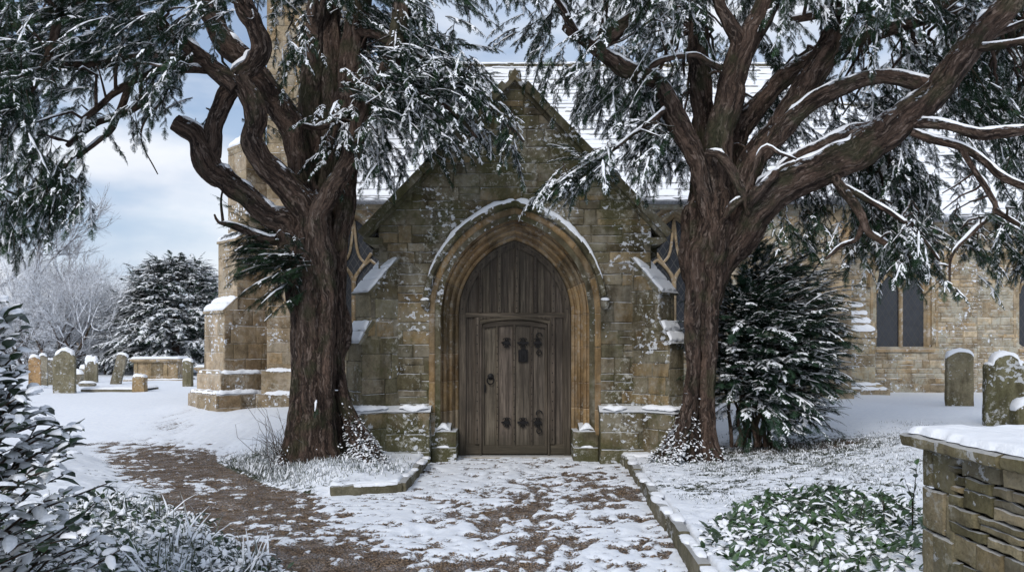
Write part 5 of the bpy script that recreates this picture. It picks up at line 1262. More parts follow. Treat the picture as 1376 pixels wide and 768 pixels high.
LR = [
 [(986, 92, 10.1, 12), (990, 56, 10.05, 11), (978, 28, 10.0, 10), (966, 2, 10.0, 9), (958, -50, 10.0, 8)],
 [(796, 64, 9.65, 7), (818, 52, 9.6, 9), (842, 32, 9.55, 9), (868, 4, 9.5, 9), (895, -30, 9.5, 8)],
 [(800, 60, 9.65, 4), (810, 35, 9.6, 4), (815, 5, 9.6, 3.5), (812, -40, 9.6, 3)],
 [(1024, 208, 10.1, 10), (1052, 172, 9.95, 11), (1082, 146, 9.85, 11), (1112, 128, 9.75, 11), (1150, 113, 9.65, 10), (1187, 105, 9.6, 10), (1220, 110, 9.5, 10), (1250, 116, 9.45, 9)],
 [(1050, 236, 10.1, 15), (1080, 212, 10.0, 14), (1112, 196, 9.9, 13), (1142, 182, 9.85, 12), (1172, 172, 9.8, 9)],
 [(1222, 164, 9.4, 7), (1250, 166, 9.2, 7), (1280, 172, 9.05, 7), (1316, 180, 8.9, 7), (1350, 178, 8.8, 6.5), (1420, 170, 8.6, 6)],
 [(1225, 178, 9.3, 6), (1255, 188, 9.2, 5.5), (1290, 198, 9.1, 5), (1325, 220, 9.0, 5), (1352, 240, 8.9, 5), (1420, 270, 8.7, 4)],
 [(1290, 198, 9.1, 4), (1310, 230, 9.0, 4), (1330, 262, 8.95, 4), (1336, 285, 8.9, 3.6), (1300, 318, 8.8, 3), (1278, 345, 8.75, 2), (1276, 380, 8.75, 1.2)],
 [(1336, 282, 8.9, 3.6), (1365, 300, 8.8, 3), (1400, 320, 8.7, 2.4)],
 [(1120, 238, 9.6, 7), (1138, 262, 9.5, 6), (1156, 290, 9.4, 5.5), (1166, 312, 9.35, 4.5), (1188, 325, 9.3, 3.5), (1225, 345, 9.2, 2)],
 [(1130, 248, 9.6, 4), (1168, 270, 9.4, 3.4), (1205, 292, 9.25, 3), (1240, 320, 9.1, 2.2), (1262, 350, 9.0, 1.6)],
 [(1160, 300, 9.4, 4), (1150, 322, 9.4, 3), (1130, 330, 9.4, 2.4), (1110, 348, 9.4, 1.8)],
 [(949, 206, 9.8, 5), (966, 207, 9.7, 6), (980, 222, 9.65, 7), (990, 240, 9.65, 7), (1000, 262, 9.7, 7), (1006, 285, 9.8, 7)],
 [(1004, 278, 9.75, 5), (1014, 262, 9.6, 7), (1028, 248, 9.6, 6), (1040, 236, 9.6, 6), (1042, 230, 9.6, 5)],
 [(968, 300, 9.85, 5), (985, 276, 9.7, 5), (998, 268, 9.7, 5), (1006, 272, 9.75, 4)],
 [(968, 92, 10.0, 5), (952, 85, 9.9, 5), (934, 75, 9.8, 4.5), (905, 78, 9.7, 4), (880, 86, 9.7, 4), (866, 100, 9.7, 3)],
 [(898, 142, 9.8, 3.5), (880, 160, 9.6, 3), (852, 180, 9.4, 2.4), (820, 205, 9.3, 2), (784, 224, 9.2, 1.6), (750, 246, 9.1, 1)],
 [(1062, 28, 9.9, 5), (1100, 20, 9.8, 5), (1160, 12, 9.7, 5), (1240, -10, 9.5, 5)],
 [(1258, 122, 9.35, 6), (1275, 95, 9.5, 5), (1310, 60, 9.6, 5), (1380, 30, 9.6, 4)],
 [(1300, 66, 9.2, 6), (1340, 62, 9.0, 5), (1380, 55, 8.8, 5), (1430, 50, 8.7, 4)],
 [(1000, 264, 9.65, 3), (1025, 200, 9.5, 3), (1048, 206, 9.4, 2), (1070, 214, 9.4, 1.2)],
 [(780, 52, 9.6, 4), (760, 20, 9.5, 4), (735, -20, 9.4, 4)],
]
ZR = [
 dict(poly=[(820, 40), (960, 40), (930, 240), (850, 210)], Y=(11.0, 12.4), n=75, d=(-.2, 0, -.8), droop=.9, snow=.7, L=(.3, .6)),
 dict(poly=[(960, 60), (1300, 20), (1300, 240), (1060, 250), (990, 190)], Y=(11.4, 13.4), n=130, d=(.3, 0, -.8), droop=.9, snow=.7, L=(.35, .7)),
 dict(poly=[(700, -60), (900, -60), (900, 60), (800, 90), (730, 70), (690, 20)], Y=(8.8, 10.8), n=140, d=(-.6, -.1, -.5), droop=.9, snow=.8, L=(.3, .6)),
 dict(poly=[(770, 60), (900, 60), (905, 200), (860, 205), (800, 150)], Y=(9.6, 11.2), n=150, d=(-.45, -.1, -.8), droop=.9, snow=.75, L=(.3, .6)),
 dict(poly=[(735, 60), (790, 80), (800, 120), (760, 100)], Y=(9.2, 9.8), n=14, d=(-.3, 0, -.9), droop=.9, snow=.7, L=(.2, .4)),
 dict(poly=[(880, 150), (800, 195), (718, 255), (730, 262), (830, 225), (890, 200)], Y=(9.05, 9.5), n=84, d=(-.8, -.1, -.45), droop=.6, snow=.95, L=(.2, .35), scat=.35, spread=.3, per=4),
 dict(box=(860, 935, 205, 250), Y=(9.8, 10.6), n=14, d=(-.3, 0, -.8), droop=.9, snow=.6, L=(.25, .4)),
 dict(box=(900, 1130, -100, 10), Y=(9.4, 11.6), n=170, d=(.1, -.3, -.6), droop=.9, snow=.8),
 dict(box=(1080, 1420, -100, 10), Y=(8.4, 11.4), n=252, d=(.5, -.2, -.5), droop=.9, snow=.8),
 dict(poly=[(1120, 20), (1400, 10), (1400, 130), (1300, 140), (1220, 95), (1130, 70)], Y=(9.6, 12.4), n=221, d=(.5, 0, -.6), droop=.9, snow=.75),
 dict(poly=[(1010, 60), (1060, 40), (1040, 100), (1000, 130)], Y=(10.6, 11.6), n=20, d=(.3, 0, -.6), droop=.9, snow=.7, L=(.3, .5)),
 dict(poly=[(1000, 130), (1100, 110), (1220, 120), (1230, 160), (1100, 200), (1020, 190)], Y=(10.6, 12.6), n=97, d=(.4, 0, -.7), droop=.9, snow=.7),
 dict(poly=[(1290, 120), (1400, 110), (1400, 260), (1320, 250), (1290, 190)], Y=(9.6, 11.8), n=112, d=(.4, 0, -.8), droop=.9, snow=.7),
 dict(poly=[(1130, 215), (1200, 190), (1235, 225), (1245, 280), (1235, 330), (1185, 350), (1130, 290)], Y=(9.75, 11.0), n=212, d=(.35, -.1, -.9), droop=.9, snow=.75, L=(.3, .55)),
 dict(poly=[(1010, 270), (1130, 240), (1160, 290), (1100, 320), (1020, 300)], Y=(9.8, 11.2), n=42, d=(.3, 0, -.9), droop=.8, snow=.45, L=(.25, .5)),
 dict(poly=[(1190, 320), (1250, 330), (1255, 365), (1215, 375)], Y=(8.9, 9.4), n=36, d=(.2, 0, -.95), droop=.7, snow=.75, L=(.2, .35), scat=.5, per=4),
 dict(poly=[(1240, 290), (1330, 310), (1300, 345), (1250, 330)], Y=(8.9, 9.4), n=35, d=(.5, 0, -.6), droop=1., snow=.8, L=(.2, .4), per=4),
 dict(poly=[(1290, 300), (1400, 300), (1400, 345), (1340, 350), (1300, 330)], Y=(8.5, 9.1), n=54, d=(.3, 0, -.95), droop=.8, snow=.7, L=(.2, .42), per=4),
 dict(box=(1272, 1308, 372, 388), Y=(8.7, 8.8), n=4, d=(0, 0, -1), droop=.5, snow=.5, L=(.15, .25), scat=.3, per=4),
 dict(box=(1260, 1320, 180, 300), Y=(9.2, 9.8), n=14, d=(.2, 0, -.9), droop=.8, snow=.6, L=(.2, .35), size=.12, per=3),
]
YR = yew('yew_tree', 'spreading yew with thick snow-topped limbs growing between the porch and the right lawn', at(944, 598, 10.3), SR, LR, ZR, 300, roots=[0, 1.1, .35, 0, 0, 0, .9, .8, .4])
# ---- young dark yew at its foot
rb = empty('yew_bush', at(1040, 592, 10.9), 'dark green conifer bush with upswept snowy sprays at the foot of a tree', 'bush'); bpy.context.view_layer.update()
cr = Crown('yew', 5); tw = G(); rs = np.random.default_rng(9)
cB = at(1036, 462, 10.75); kq = 10.75 / F
for k in range(900):
    v = unit(rs.normal(0, 1, 3)); v[2] = v[2] * .9; q = rs.uniform(.25, .86) ** .8
    lump = .72 + .5 * float(vn(v[0] * 1.7 + 5, v[1] * 1.7, v[2] * 2.2, 6)); lower = 1.0 + .18 * max(0, -v[2])
    p0 = cB + v * np.array((80 * kq, 62 * kq, 132 * kq)) * q * lump * lower
    p0[0] -= .18 * max(0, v[2]); p0[2] = max(p0[2], gz(p0[0], p0[1]) + .12)
    d = np.array((v[0] + .35, v[1] * .9 - .1, .30 * v[2] + .28 + rs.normal(0, .22)))
    bough(cr, tw, p0, d, rs.uniform(.25, .55), .30, rs, .19, rs.choice([.0, .3, .6, .9], p=[.2, .25, .3, .25]), .052, .007)
for k in range(34):   # whippy shoots sticking out to the right
    p0 = at(rs.uniform(1040, 1085), rs.uniform(340, 500), rs.uniform(10.4, 11)); bough(cr, tw, p0, (1, rs.normal(0, .3), rs.uniform(.15, .6)), rs.uniform(.5, .85), .2, rs, .15, .4, .06, .008)
for k in range(16):
    p1 = at(1010 + rs.normal(0, 14), 600, rs.uniform(10.5, 11)); p2 = at(1025 + rs.normal(0, 35), rs.uniform(330, 470), rs.uniform(10.4, 11.2)); twig_to(tw, p1, p2, .028, rs, sag=0)
tw.build('stems', M_BARK, rb, sm='full'); cr.build('foliage', rb, [M_FIR, SNOW]); print('bush', sum(len(a) for a in cr.L))
# ================================================================ churchyard: stones, tombs, wall
def outline(kind, w, h):
    hw = w / 2
    if kind == 'round':
        a = np.linspace(0, PI, 15); return [(-hw, 0), (hw, 0)] + [(hw * math.cos(t), h - hw * .55 + hw * .55 * math.sin(t)) for t in a]
    if kind == 'flat': return [(-hw, 0), (hw, 0), (hw, h - .03), (hw - .03, h), (-hw + .03, h), (-hw, h - .03)]
    if kind == 'point':
        q = [(-hw, 0), (hw, 0)]
        for t in np.linspace(0, 1, 8): q.append((hw * (1 - t), h - hw * .8 * (1 - math.sin(t * PI / 2))))
        for t in np.linspace(0, 1, 8)[1:]: q.append((-hw * t, h - hw * .8 * (1 - math.cos(t * PI / 2)) ** 1.0))
        return q
    if kind == 'shoulder':   # round head between two small scrolled shoulders
        q = [(-hw, 0), (hw, 0)]; r1 = hw * .62; s_ = h - hw * .62
        q += [(hw, s_ - .02), (hw * .97, s_ + .02), (hw * .86, s_ + .035), (hw * .74, s_ + .02), (hw * .66, s_ + .04)]
        q += [(r1 * math.cos(t), s_ + .06 + (h - s_ - .06) * math.sin(t)) for t in np.linspace(.12, PI - .12, 13)]
        q += [(-hw * .66, s_ + .04), (-hw * .74, s_ + .02), (-hw * .86, s_ + .035), (-hw * .97, s_ + .02), (-hw, s_ - .02)]
        return q
def headstone(name, label, px0, px1, top, base, Y, kind, mat, tint=(1, 1, 1), th=.12, lean=0., yaw=0., snow=.045, group='headstones in the churchyard', cat='gravestone', back=0.):
    zb = gz((px0 + px1) / 2 * Y / F - CX * Y / F, Y) - .06; b = at((px0 + px1) / 2, base, Y); b[2] = zb
    w = (px1 - px0) * Y / F / max(.6, math.cos(yaw)); h = CH + (HY - top) * Y / F - zb
    root = empty(name, b, label, cat, group); root.rotation_euler = (back, lean, yaw); bpy.context.view_layer.update()
    def mk(g, nm, m, **k): o = g.build(nm, m, None, **k); o.parent = root; return o
    q = outline(kind, w, h); g = G(); fr = Fr((0, 0, 0), (1, 0, 0), (0, -1, 0))
    pts = []
    for i in range(len(q)):
        a, c = np.array(q[i]), np.array(q[(i + 1) % len(q)]); k = max(1, int(np.linalg.norm(c - a) / .09)); pts += [a + (c - a) * j / k for j in range(k)]
    q2 = np.array(pts); cc = q2.mean(0); q2 = q2 + (np.stack([vn(q2[:, 0] * 9, q2[:, 1] * 9, 0, 3), vn(q2[:, 0] * 9, q2[:, 1] * 9, 5, 3)], 1) - .5) * .02
    n = len(q2); inn = cc + (q2 - cc) * .965
    R = [fr.P(inn[:, 0], inn[:, 1], -th / 2), fr.P(q2[:, 0], q2[:, 1], -th / 2 + .012), fr.P(q2[:, 0], q2[:, 1], th / 2 - .012), fr.P(inn[:, 0], inn[:, 1], th / 2)]
    g.grid(np.stack(R), 0, tint, closeu=True); m2 = len(g.V)
    g.add(R[3], [list(range(n))], 0, tint); g.add(R[0], [list(range(n))[::-1]], 0, tint)
    mk(g, 'slab', mat)
    if snow:
        sn = G(); top_ = [p for p in q2 if p[1] > h * .55]; i0 = [i for i in range(n) if q2[i][1] > h - (w * .34 if kind != 'flat' else .04)]
        P_ = np.array([fr.P([q2[i][0]], [q2[i][1] - .006], [0])[0] for i in i0]); 
        if len(P_) > 2:
            P_ = catmull(P_, .03); nr = np.gradient(P_, axis=0); nr = np.stack([-nr[:, 2], 0 * nr[:, 0], nr[:, 0]], 1); nr /= np.linalg.norm(nr, axis=1)[:, None] + 1e-9; nr *= np.sign(nr[:, 2:3] + 1e-9)
            ribbon(sn, P_, (0, 1, 0), th / 2 + .012, snow, int(px0), up=nr * .5 + np.array((0, 0, .6)), wob=.35); mk(sn, 'snow', SNOW, sm='full')
    return root
HS = headstone
HS('headstone', 'tan weathered upright headstone at the left end of a close group of three', 40, 53.5, 478, 517, 22, 'point', M_GRAVE2, (1, .85, .7), yaw=.35)
HS('headstone', 'grey narrow headstone in the middle of a close group of three', 53, 63, 476, 512, 23.5, 'point', M_GRAVE, yaw=.35)
HS('headstone', 'grey round-topped headstone at the right end of a close group of three', 63.5, 72.5, 482, 510, 24.5, 'round', M_GRAVE, yaw=.3)
HS('headstone', 'tallest grey headstone with snowy rounded head standing alone beyond the laurel bush', 74, 100, 469, 528, 20, 'point', M_GRAVE, (.85, .85, .75), th=.16, yaw=.25, snow=.07)
HS('headstone', 'worn headstone with ragged snowy top in front of the far hedge', 115, 131, 483, 510, 26, 'shoulder', M_GRAVE, yaw=.1, snow=.12)
HS('headstone', 'small round headstone half hidden behind a snow-covered one', 108, 116, 493, 508, 27, 'round', M_GRAVE, snow=.1)
HS('headstone', 'tall grey headstone leaning steeply to the right beside the tomb chest', 148, 161, 474, 510, 24.5, 'round', M_GRAVE, lean=.24, yaw=.1, th=.14)
HS('headstone', 'narrow grey headstone standing between the tomb chest and the tower', 246, 259, 483, 515, 23.5, 'round', M_GRAVE, (.9, .9, .8), yaw=-.2, snow=.07)
HS('headstone', 'low block headstone with flat top at the end of a grave kerb', 180, 196, 505, 521, 20.5, 'flat', M_GRAVE2, (.8, .75, .65), th=.22, snow=.05)
HS('headstone', 'round-topped grey headstone with snow cap on the right lawn near the window', 1272, 1306, 471, 546, 15, 'round', M_GRAVE, (.85, .82, .7), yaw=-.12, snow=.05)
HS('headstone', 'mossy dark headstone with snowy scrolled shoulders behind the boundary wall', 1324, 1374, 475, 572, 11.6, 'shoulder', M_GRAVE, (.62, .64, .48), yaw=-.1, th=.14, snow=.05)
HS('headstone', 'small low stone with thick snow cap at the right edge beside the mossy headstone', 1362, 1400, 541, 574, 11.0, 'round', M_GRAVE, (.7, .7, .55), th=.2, snow=.07)
# little snow-covered grave ornament (rough rock with snow)
def rock(name, label, px, base, Y, w, h, seed, mat=M_GRAVE, cat='stone', group=None):
    b = at(px, base, Y); b[2] = gz(b[0], Y) - .03; root = empty(name, b, label, cat, group); g = G(); u, v = np.meshgrid(np.linspace(0, PI, 14), np.linspace(0, 2 * PI, 20), indexing='ij')
    r = 1 + .5 * (fbm(np.sin(u) * np.cos(v) * 2, np.sin(u) * np.sin(v) * 2, np.cos(u) * 2, 3, seed) - .5)
    P_ = np.stack([r * np.sin(u) * np.cos(v) * w / 2, r * np.sin(u) * np.sin(v) * w * .35, h / 2 + r * np.cos(u) * h / 2], -1); g.grid(P_, 0, flip=True); o = g.build('rock', mat, None); o.parent = root
    sn = G(); P2 = P_ * (1.06, 1.08, 1.0) + (0, 0, .02 * h + .01); sn.grid(P2[:6] * (1, 1, 1.04), 0, flip=True); o = sn.build('snow', SNOW, None, sm='full'); o.parent = root
rock('grave_ornament', 'small rounded grave ornament wrapped in snow beside a ragged headstone', 106, 511, 25, .30, .46, 3, cat='gravestone')
rock('fallen_stone', 'low fallen lump of stone under thick snow in front of headstones', 117, 514, 23.5, .50, .18, 5)
# tomb chests
def tomb(name, label, px0, px1, top, base, Y, depth, yaw=0., steps=True):
    zb = gz((px0 + px1) / 2 * Y / F - CX * Y / F, Y); b = at((px0 + px1) / 2, base, Y); b[2] = zb - .03; w = (px1 - px0) * Y / F; h = CH + (HY - top) * Y / F - zb
    root = empty(name, b, label, 'tomb'); root.rotation_euler = (0, 0, yaw); 
    def mk(g, nm, m, **k): o = g.build(nm, m, None, **k); o.parent = root
    g = G(); s0 = .14 if steps else 0
    if steps: g.box((-w / 2 - .22, -.22, -.1), (w / 2 + .22, depth + .2, .09), 0, (.8, .78, .7)); mk(g, 'step', M_GRAVE2, bevel=.015); g = G()
    g.box((-w / 2 + .06, .06, 0), (w / 2 - .06, depth - .06, h - .08)); 
    for x in (-w / 2 + .04, -w * .17, w * .17, w / 2 - .16): g.box((x, .03, s0 - .06), (x + .12, .07, h - .08), 0, (.85, .85, .8))
    g.box((-w / 2 + .02, .0, .08), (w / 2 - .02, depth, .19), 0, (.9, .9, .85)); g.box((-w * .15, .045, .22), (w * .15, .065, h - .12), 0, (.6, .62, .62)); mk(g, 'chest', M_GRAVE2, bevel=.012)
    g = G(); g.box((-w / 2 - .06, -.07, h - .10), (w / 2 + .06, depth + .07, h - .02)); g.box((-w / 2 - .02, -.03, h - .14), (w / 2 + .02, depth + .03, h - .09)); mk(g, 'lid', M_GRAVE2, bevel=.02)
    g = G(); pad(g, Fr((0, 0, h - .02), (1, 0, 0), (0, 0, 1), (0, 1, 0)), -w / 2 - .05, w / 2 + .05, -.06, depth + .06, .07, 3, res=.06); 
    if steps: ribbon(g, np.array([(x, -.14, .09) for x in np.linspace(-w / 2 - .18, w / 2 + .18, 40)]), (0, 1, 0), .07, .03, 4)
    mk(g, 'snow', SNOW, sm='full')
tomb('tomb_chest', 'pale panelled tomb chest with snow-covered lid standing on a step', 179, 239, 480, 509, 27, 1.0, .12)
tomb('tomb_chest', 'partly hidden tomb chest peeping out behind the tower buttress', 264, 292, 491, 506, 25, .9, 0, False)
g = G(); b = at(108, 519, 20.5); zz = gz(b[0], 20.5)
root = empty('grave_kerb', (b[0], 20.5, zz), 'low stone grave kerb filled with snow running up to a block headstone', 'grave')
g.box((0, 0, -.1), (1.5, .14, .09)); g.box((0, 1.0, -.1), (1.5, 1.14, .09)); g.box((0, .14, -.1), (.14, 1.0, .09)); o = g.build('kerb_frame', M_GRAVE, None, bevel=.015); o.parent = root
g = G(); pad(g, Fr((0, 0, .08), (1, 0, 0), (0, 0, 1), (0, 1, 0)), .0, 1.5, 0.0, 1.14, .05, 4, res=.06); o = g.build('snow', SNOW, None, sm='full'); o.parent = root
# ---- boundary wall close on the right
WX, WY1, WZ = 2.55, 4.98, .965
wroot = empty('boundary_wall', (WX, WY1, 0), 'rubble stone boundary wall with a mossy coping under thick snow, close on the right', 'wall'); bpy.context.view_layer.update()
g = G(); T_W = [(1, .96, .82), (.75, .73, .6), (1.1, .98, .76), (.95, .95, .9), (.6, .6, .45), (1.25, 1.18, 1.05)]
fw = Fr((WX, WY1, 0), (0, -1, 0), (-1, 0, 0))
fd_ = Fr((WX + .05, WY1 - .03, -.2), (0, -1, 0), (-1, 0, 0)); g.prism([(0, 0), (3.6, 0), (3.6, WZ + .18), (0, WZ + .18)], fd_, -.9, 0, 0, (.22, .2, .15))
# big quoins at the end
z = 0; rs = np.random.default_rng(5)
stones(g, fw, [(0, -.1), (.36, -.1), (.36, WZ), (0, WZ)], (.24, .34), (.30, .40), T_W, .02, .010, seed=3, jit=.006, rnd=0, tv=.15)
stones(g, fw, [(.30, -.1), (3.6, -.1), (3.6, WZ), (.30, WZ)], (.06, .16), (.16, .48), T_W, .022, .010, seed=4, jit=.008, rnd=.35, tv=.38)
fe = Fr((WX, WY1, 0), (1, 0, 0), (0, 1, 0)); stones(g, Fr((WX + 1.0, WY1, 0), (-1, 0, 0), (0, 1, 0)), [(0, -.1), (1, -.1), (1, WZ), (0, WZ)], (.2, .34), (.30, .5), T_W, .03, .014, seed=5, jit=.012)
g.build('rubble_face', M_WALL, wroot)
g = G(); s = 0
while s < 3.5:
    L_ = rs.uniform(.7, 1.1); 
    V = np.array([(WX - .10 + rs.normal(0, .006), WY1 + .09 - s - .0, WZ + .005), (WX + 1.1, WY1 + .09 - s - L_ + .012, WZ + .085)])
    lo, hi = V.min(0), V.max(0); n_ = 14
    ys = np.linspace(lo[1], hi[1], n_); prof_ = [(lo[0] + .03, lo[2]), (lo[0] + .004, lo[2] + .012), (lo[0], lo[2] + .04), (lo[0] + .006, hi[2] - .012), (lo[0] + .03, hi[2]), (hi[0], hi[2]), (hi[0], lo[2])]
    P_ = np.array([[(a, y, c) for a, c in prof_] for y in ys]); P_ += (np.stack([vn(P_[..., 0] * 20, P_[..., 1] * 13, P_[..., 2] * 20, k) for k in range(3)], -1) - .5) * .018
    tt_ = np.array((.9, .88, .7)) * rs.uniform(.8, 1.1); g.grid(P_, 0, tt_, flip=True); g.add(P_[0], [list(range(7))], 0, tt_); g.add(P_[-1], [list(range(7))[::-1]], 0, tt_); s += L_
g.build('coping', M_WALL, wroot)
g = G(); pad(g, Fr((WX, WY1, WZ + .082), (1, 0, 0), (0, 0, 1), (0, 1, 0)), -.07, 1.08, -3.4, .055, .045, 7, res=.015, edge=.04); g.build('snow', SNOW, wroot, sm='full')
# flat stone step by the right buttress
g = G(); stone_block(g, (1.66, 10.62, -.05), .42, .34, .19, 0, 4, 0, (.7, .7, .6)); o = g.build('stone_block', M_WALL, None); tag(o, 'low squared stone block half buried in snow at the end of the kerb', 'stone')
sn = G(); pad(sn, Fr((1.66, 10.62, .137), (1, 0, 0), (0, 0, 1), (0, 1, 0)), -.19, .19, -.15, .15, .035, 3, res=.025, edge=.05); s_ = sn.build('snow', SNOW, o, sm='full')
# snow drifted over the yew roots
def root_mound(name, cx, cy, pts, seed):
    pass
# ================================================================ far side of the churchyard
def bare_tree(name, label, px, base, Y, height, seed, mat, spread=.55, levels=6, r0=.16, group='frosted trees beyond the graves', cat='tree', stems=1, dens=1.0):
    rs = np.random.default_rng(seed); b = at(px, base, Y); b[2] = gz(b[0], Y) - .1; root = empty(name, b, label, cat, group); g = G(); bg_ = G()
    def grow(p, d, L, r, lv):
        n = 4; P_ = [p]
        for i in range(n): d = unit(d + rs.normal(0, .12, 3) + (0, 0, .05)); P_.append(P_[-1] + d * L / n)
        P_ = np.array(P_); thin(g if lv >= levels - 1 else bg_, P_, np.linspace(r, r * .65, n + 1), 5 if lv > 3 else 3)
        if lv <= 0: return
        k = rs.integers(2, 4) if lv > 1 else int(rs.integers(3, 6) * dens)
        for q in range(k):
            j = int(rs.integers(2, n + 1)); nd = unit(d + rs.normal(0, spread, 3)); grow(P_[j], nd, L * rs.uniform(.58, .86), r * rs.uniform(.45, .66), lv - 1)
        grow(P_[-1], d, L * .8, r * .66, lv - 1)
    for s_ in range(stems): grow(np.array((rs.normal(0, .1) * stems, 0, 0.)), unit(np.array((rs.normal(0, .08) * stems, rs.normal(0, .08) * stems, 1))), height * .30, r0, levels)
    o = g.build('trunk', M_BARK, None, sm='full'); o.parent = root; o = bg_.build('crown', mat, None, sm='full'); o.parent = root; return root
n = NT('frosted_twigs'); p = n.pos(); c = n.mix(n.ramp(n.noise(p, 9, 4), .35, .55), (.20, .19, .19), (.76, .79, .84)); M_FROST = n.fin(c, .8, spec=.1)
n = NT('frosted_bark_dim'); p = n.pos(); c = n.mix(n.ramp(n.noise(p, 5, 4), .45, .65), (.26, .25, .25), (.66, .69, .75)); M_FROST2 = n.fin(c, .8, spec=.1)
bare_tree('bare_tree', 'tall leafless frosted tree rising behind the headstones at the far left', 62, 505, 38, 9.2, 3, M_FROST2, .50, 6, .17)
bare_tree('bare_tree', 'smaller leafless frosted tree with a thin upright stem behind the bushes', 114, 505, 46, 7.4, 8, M_FROST2, .42, 6, .13)
bare_tree('bare_tree', 'low white frosted tree spreading beside the dark evergreen', 172, 505, 36, 4.6, 12, M_FROST, .65, 6, .10, stems=3)
bare_tree('frosted_bush', 'tangled thicket of snowy branches left of the cottage', 70, 505, 31, 4.6, 14, M_FROST, .85, 6, .08, stems=4, cat='bush', group='snowy bushes along the far boundary')
bare_tree('frosted_bush', 'snowy arching bush behind the leaning headstone', 140, 505, 33, 2.6, 15, M_FROST, .9, 6, .06, stems=4, cat='bush', group='snowy bushes along the far boundary')
bare_tree('frosted_bush', 'snow-laden bush behind the tomb chest', 205, 505, 33, 2.6, 16, M_FROST, .9, 6, .06, stems=4, cat='bush', group='snowy bushes along the far boundary')
bare_tree('frosted_bush', 'snow-laden bush at the extreme left edge of the churchyard', 20, 505, 33, 5.2, 17, M_FROST, .85, 6, .08, stems=4, cat='bush', group='snowy bushes along the far boundary')
def evergreen(name, label, px, base, Y, w, h, seed, n=420, snow=.85, size=.55, z0=.1, cat='tree', kind='fir', shp=.55, dn=.75):
    rs = np.random.default_rng(seed); b = at(px, base, Y); b[2] = gz(b[0], Y); root = empty(name, b, label, cat); cr = Crown(kind, seed); tw = G()
    thin(tw, np.array([(0, 0, -.2), (0, 0, h * .4), (.1, 0, h * .8)]), np.array([.2, .14, .05]), 8)
    for k in range(n):
        t = rs.uniform(z0, 1) ; a = rs.uniform(0, 2 * PI); rad = w / 2 * (max(0., 1 - max(0, t - .35) / .65) ** shp) * (.72 + .28 * min(1, t / .3)) * (1 + .22 * (vn(math.cos(a) * 2 + 9, math.sin(a) * 2, t * 5, seed) - .5) * 2)
        d = np.array((math.cos(a), math.sin(a), .3 + .6 * t)); q = np.array((math.cos(a) * rad * .55, math.sin(a) * rad * .55, h * t * .9))
        bough(cr, tw, q, d + rs.normal(0, .3, 3), rad * rs.uniform(.3, .6) + .3, dn, rs, size, snow, size * .3, .02)
    o = tw.build('trunk', M_BARK, None, sm='full'); o.parent = root; o = cr.build('crown', None, [M_FIR, SNOW]); o.parent = root; return root
evergreen('evergreen_tree', 'big dark evergreen laden with snow left of the tower', 236, 512, 33, 5.0, 5.0, 21, 760, 1.0, .40, kind='yew', dn=.6, shp=.42)
evergreen('evergreen_hedge', 'dark snowy evergreen standing behind the tall bush at the far left', 80, 505, 36, 5.2, 3.2, 22, 150, .7, cat='hedge')
evergreen('evergreen_hedge', 'low dark evergreen hedge behind the leaning headstone and tomb chest', 150, 505, 38, 5.0, 1.25, 23, 120, .6, cat='hedge', size=.45)
evergreen('evergreen_hedge', 'low dark evergreen growth in shade behind the tomb chest, nearest the big evergreen', 205, 505, 37, 3.2, 1.9, 24, 110, .35, cat='hedge', size=.45)
# cottage
b = at(127, 490, 52); croot = empty('cottage', (b[0], 52, gz(b[0], 52)), 'small yellow stone building with a snowy roof glimpsed beyond the graves', 'building'); z_ = .0
g = G(); g.box((-1.9, 0, -.2), (-.7, 4, 1.75), 0, (.9, .75, .55)); g.box((-.7, -.8, -.2), (1.25, 4, 2.15), 0, (1, .85, .6)); o = g.build('wall', m_stone('cottage_stone', (.62, .46, .26), moss=0, stain=.15, lich=.1, snow=0), None); o.parent = croot
g = G(); g.add([(-2.1, -.2, 1.7), (1.4, -.2, 1.7), (1.4, 2, 3.4), (-2.1, 2, 3.4), (1.4, 4.2, 1.7), (-2.1, 4.2, 1.7)], [[0, 1, 2, 3], [3, 2, 4, 5]]); g.box((-.8, -.95, 2.13), (1.38, 1, 2.23)); o = g.build('roof', SNOW, None); o.parent = croot
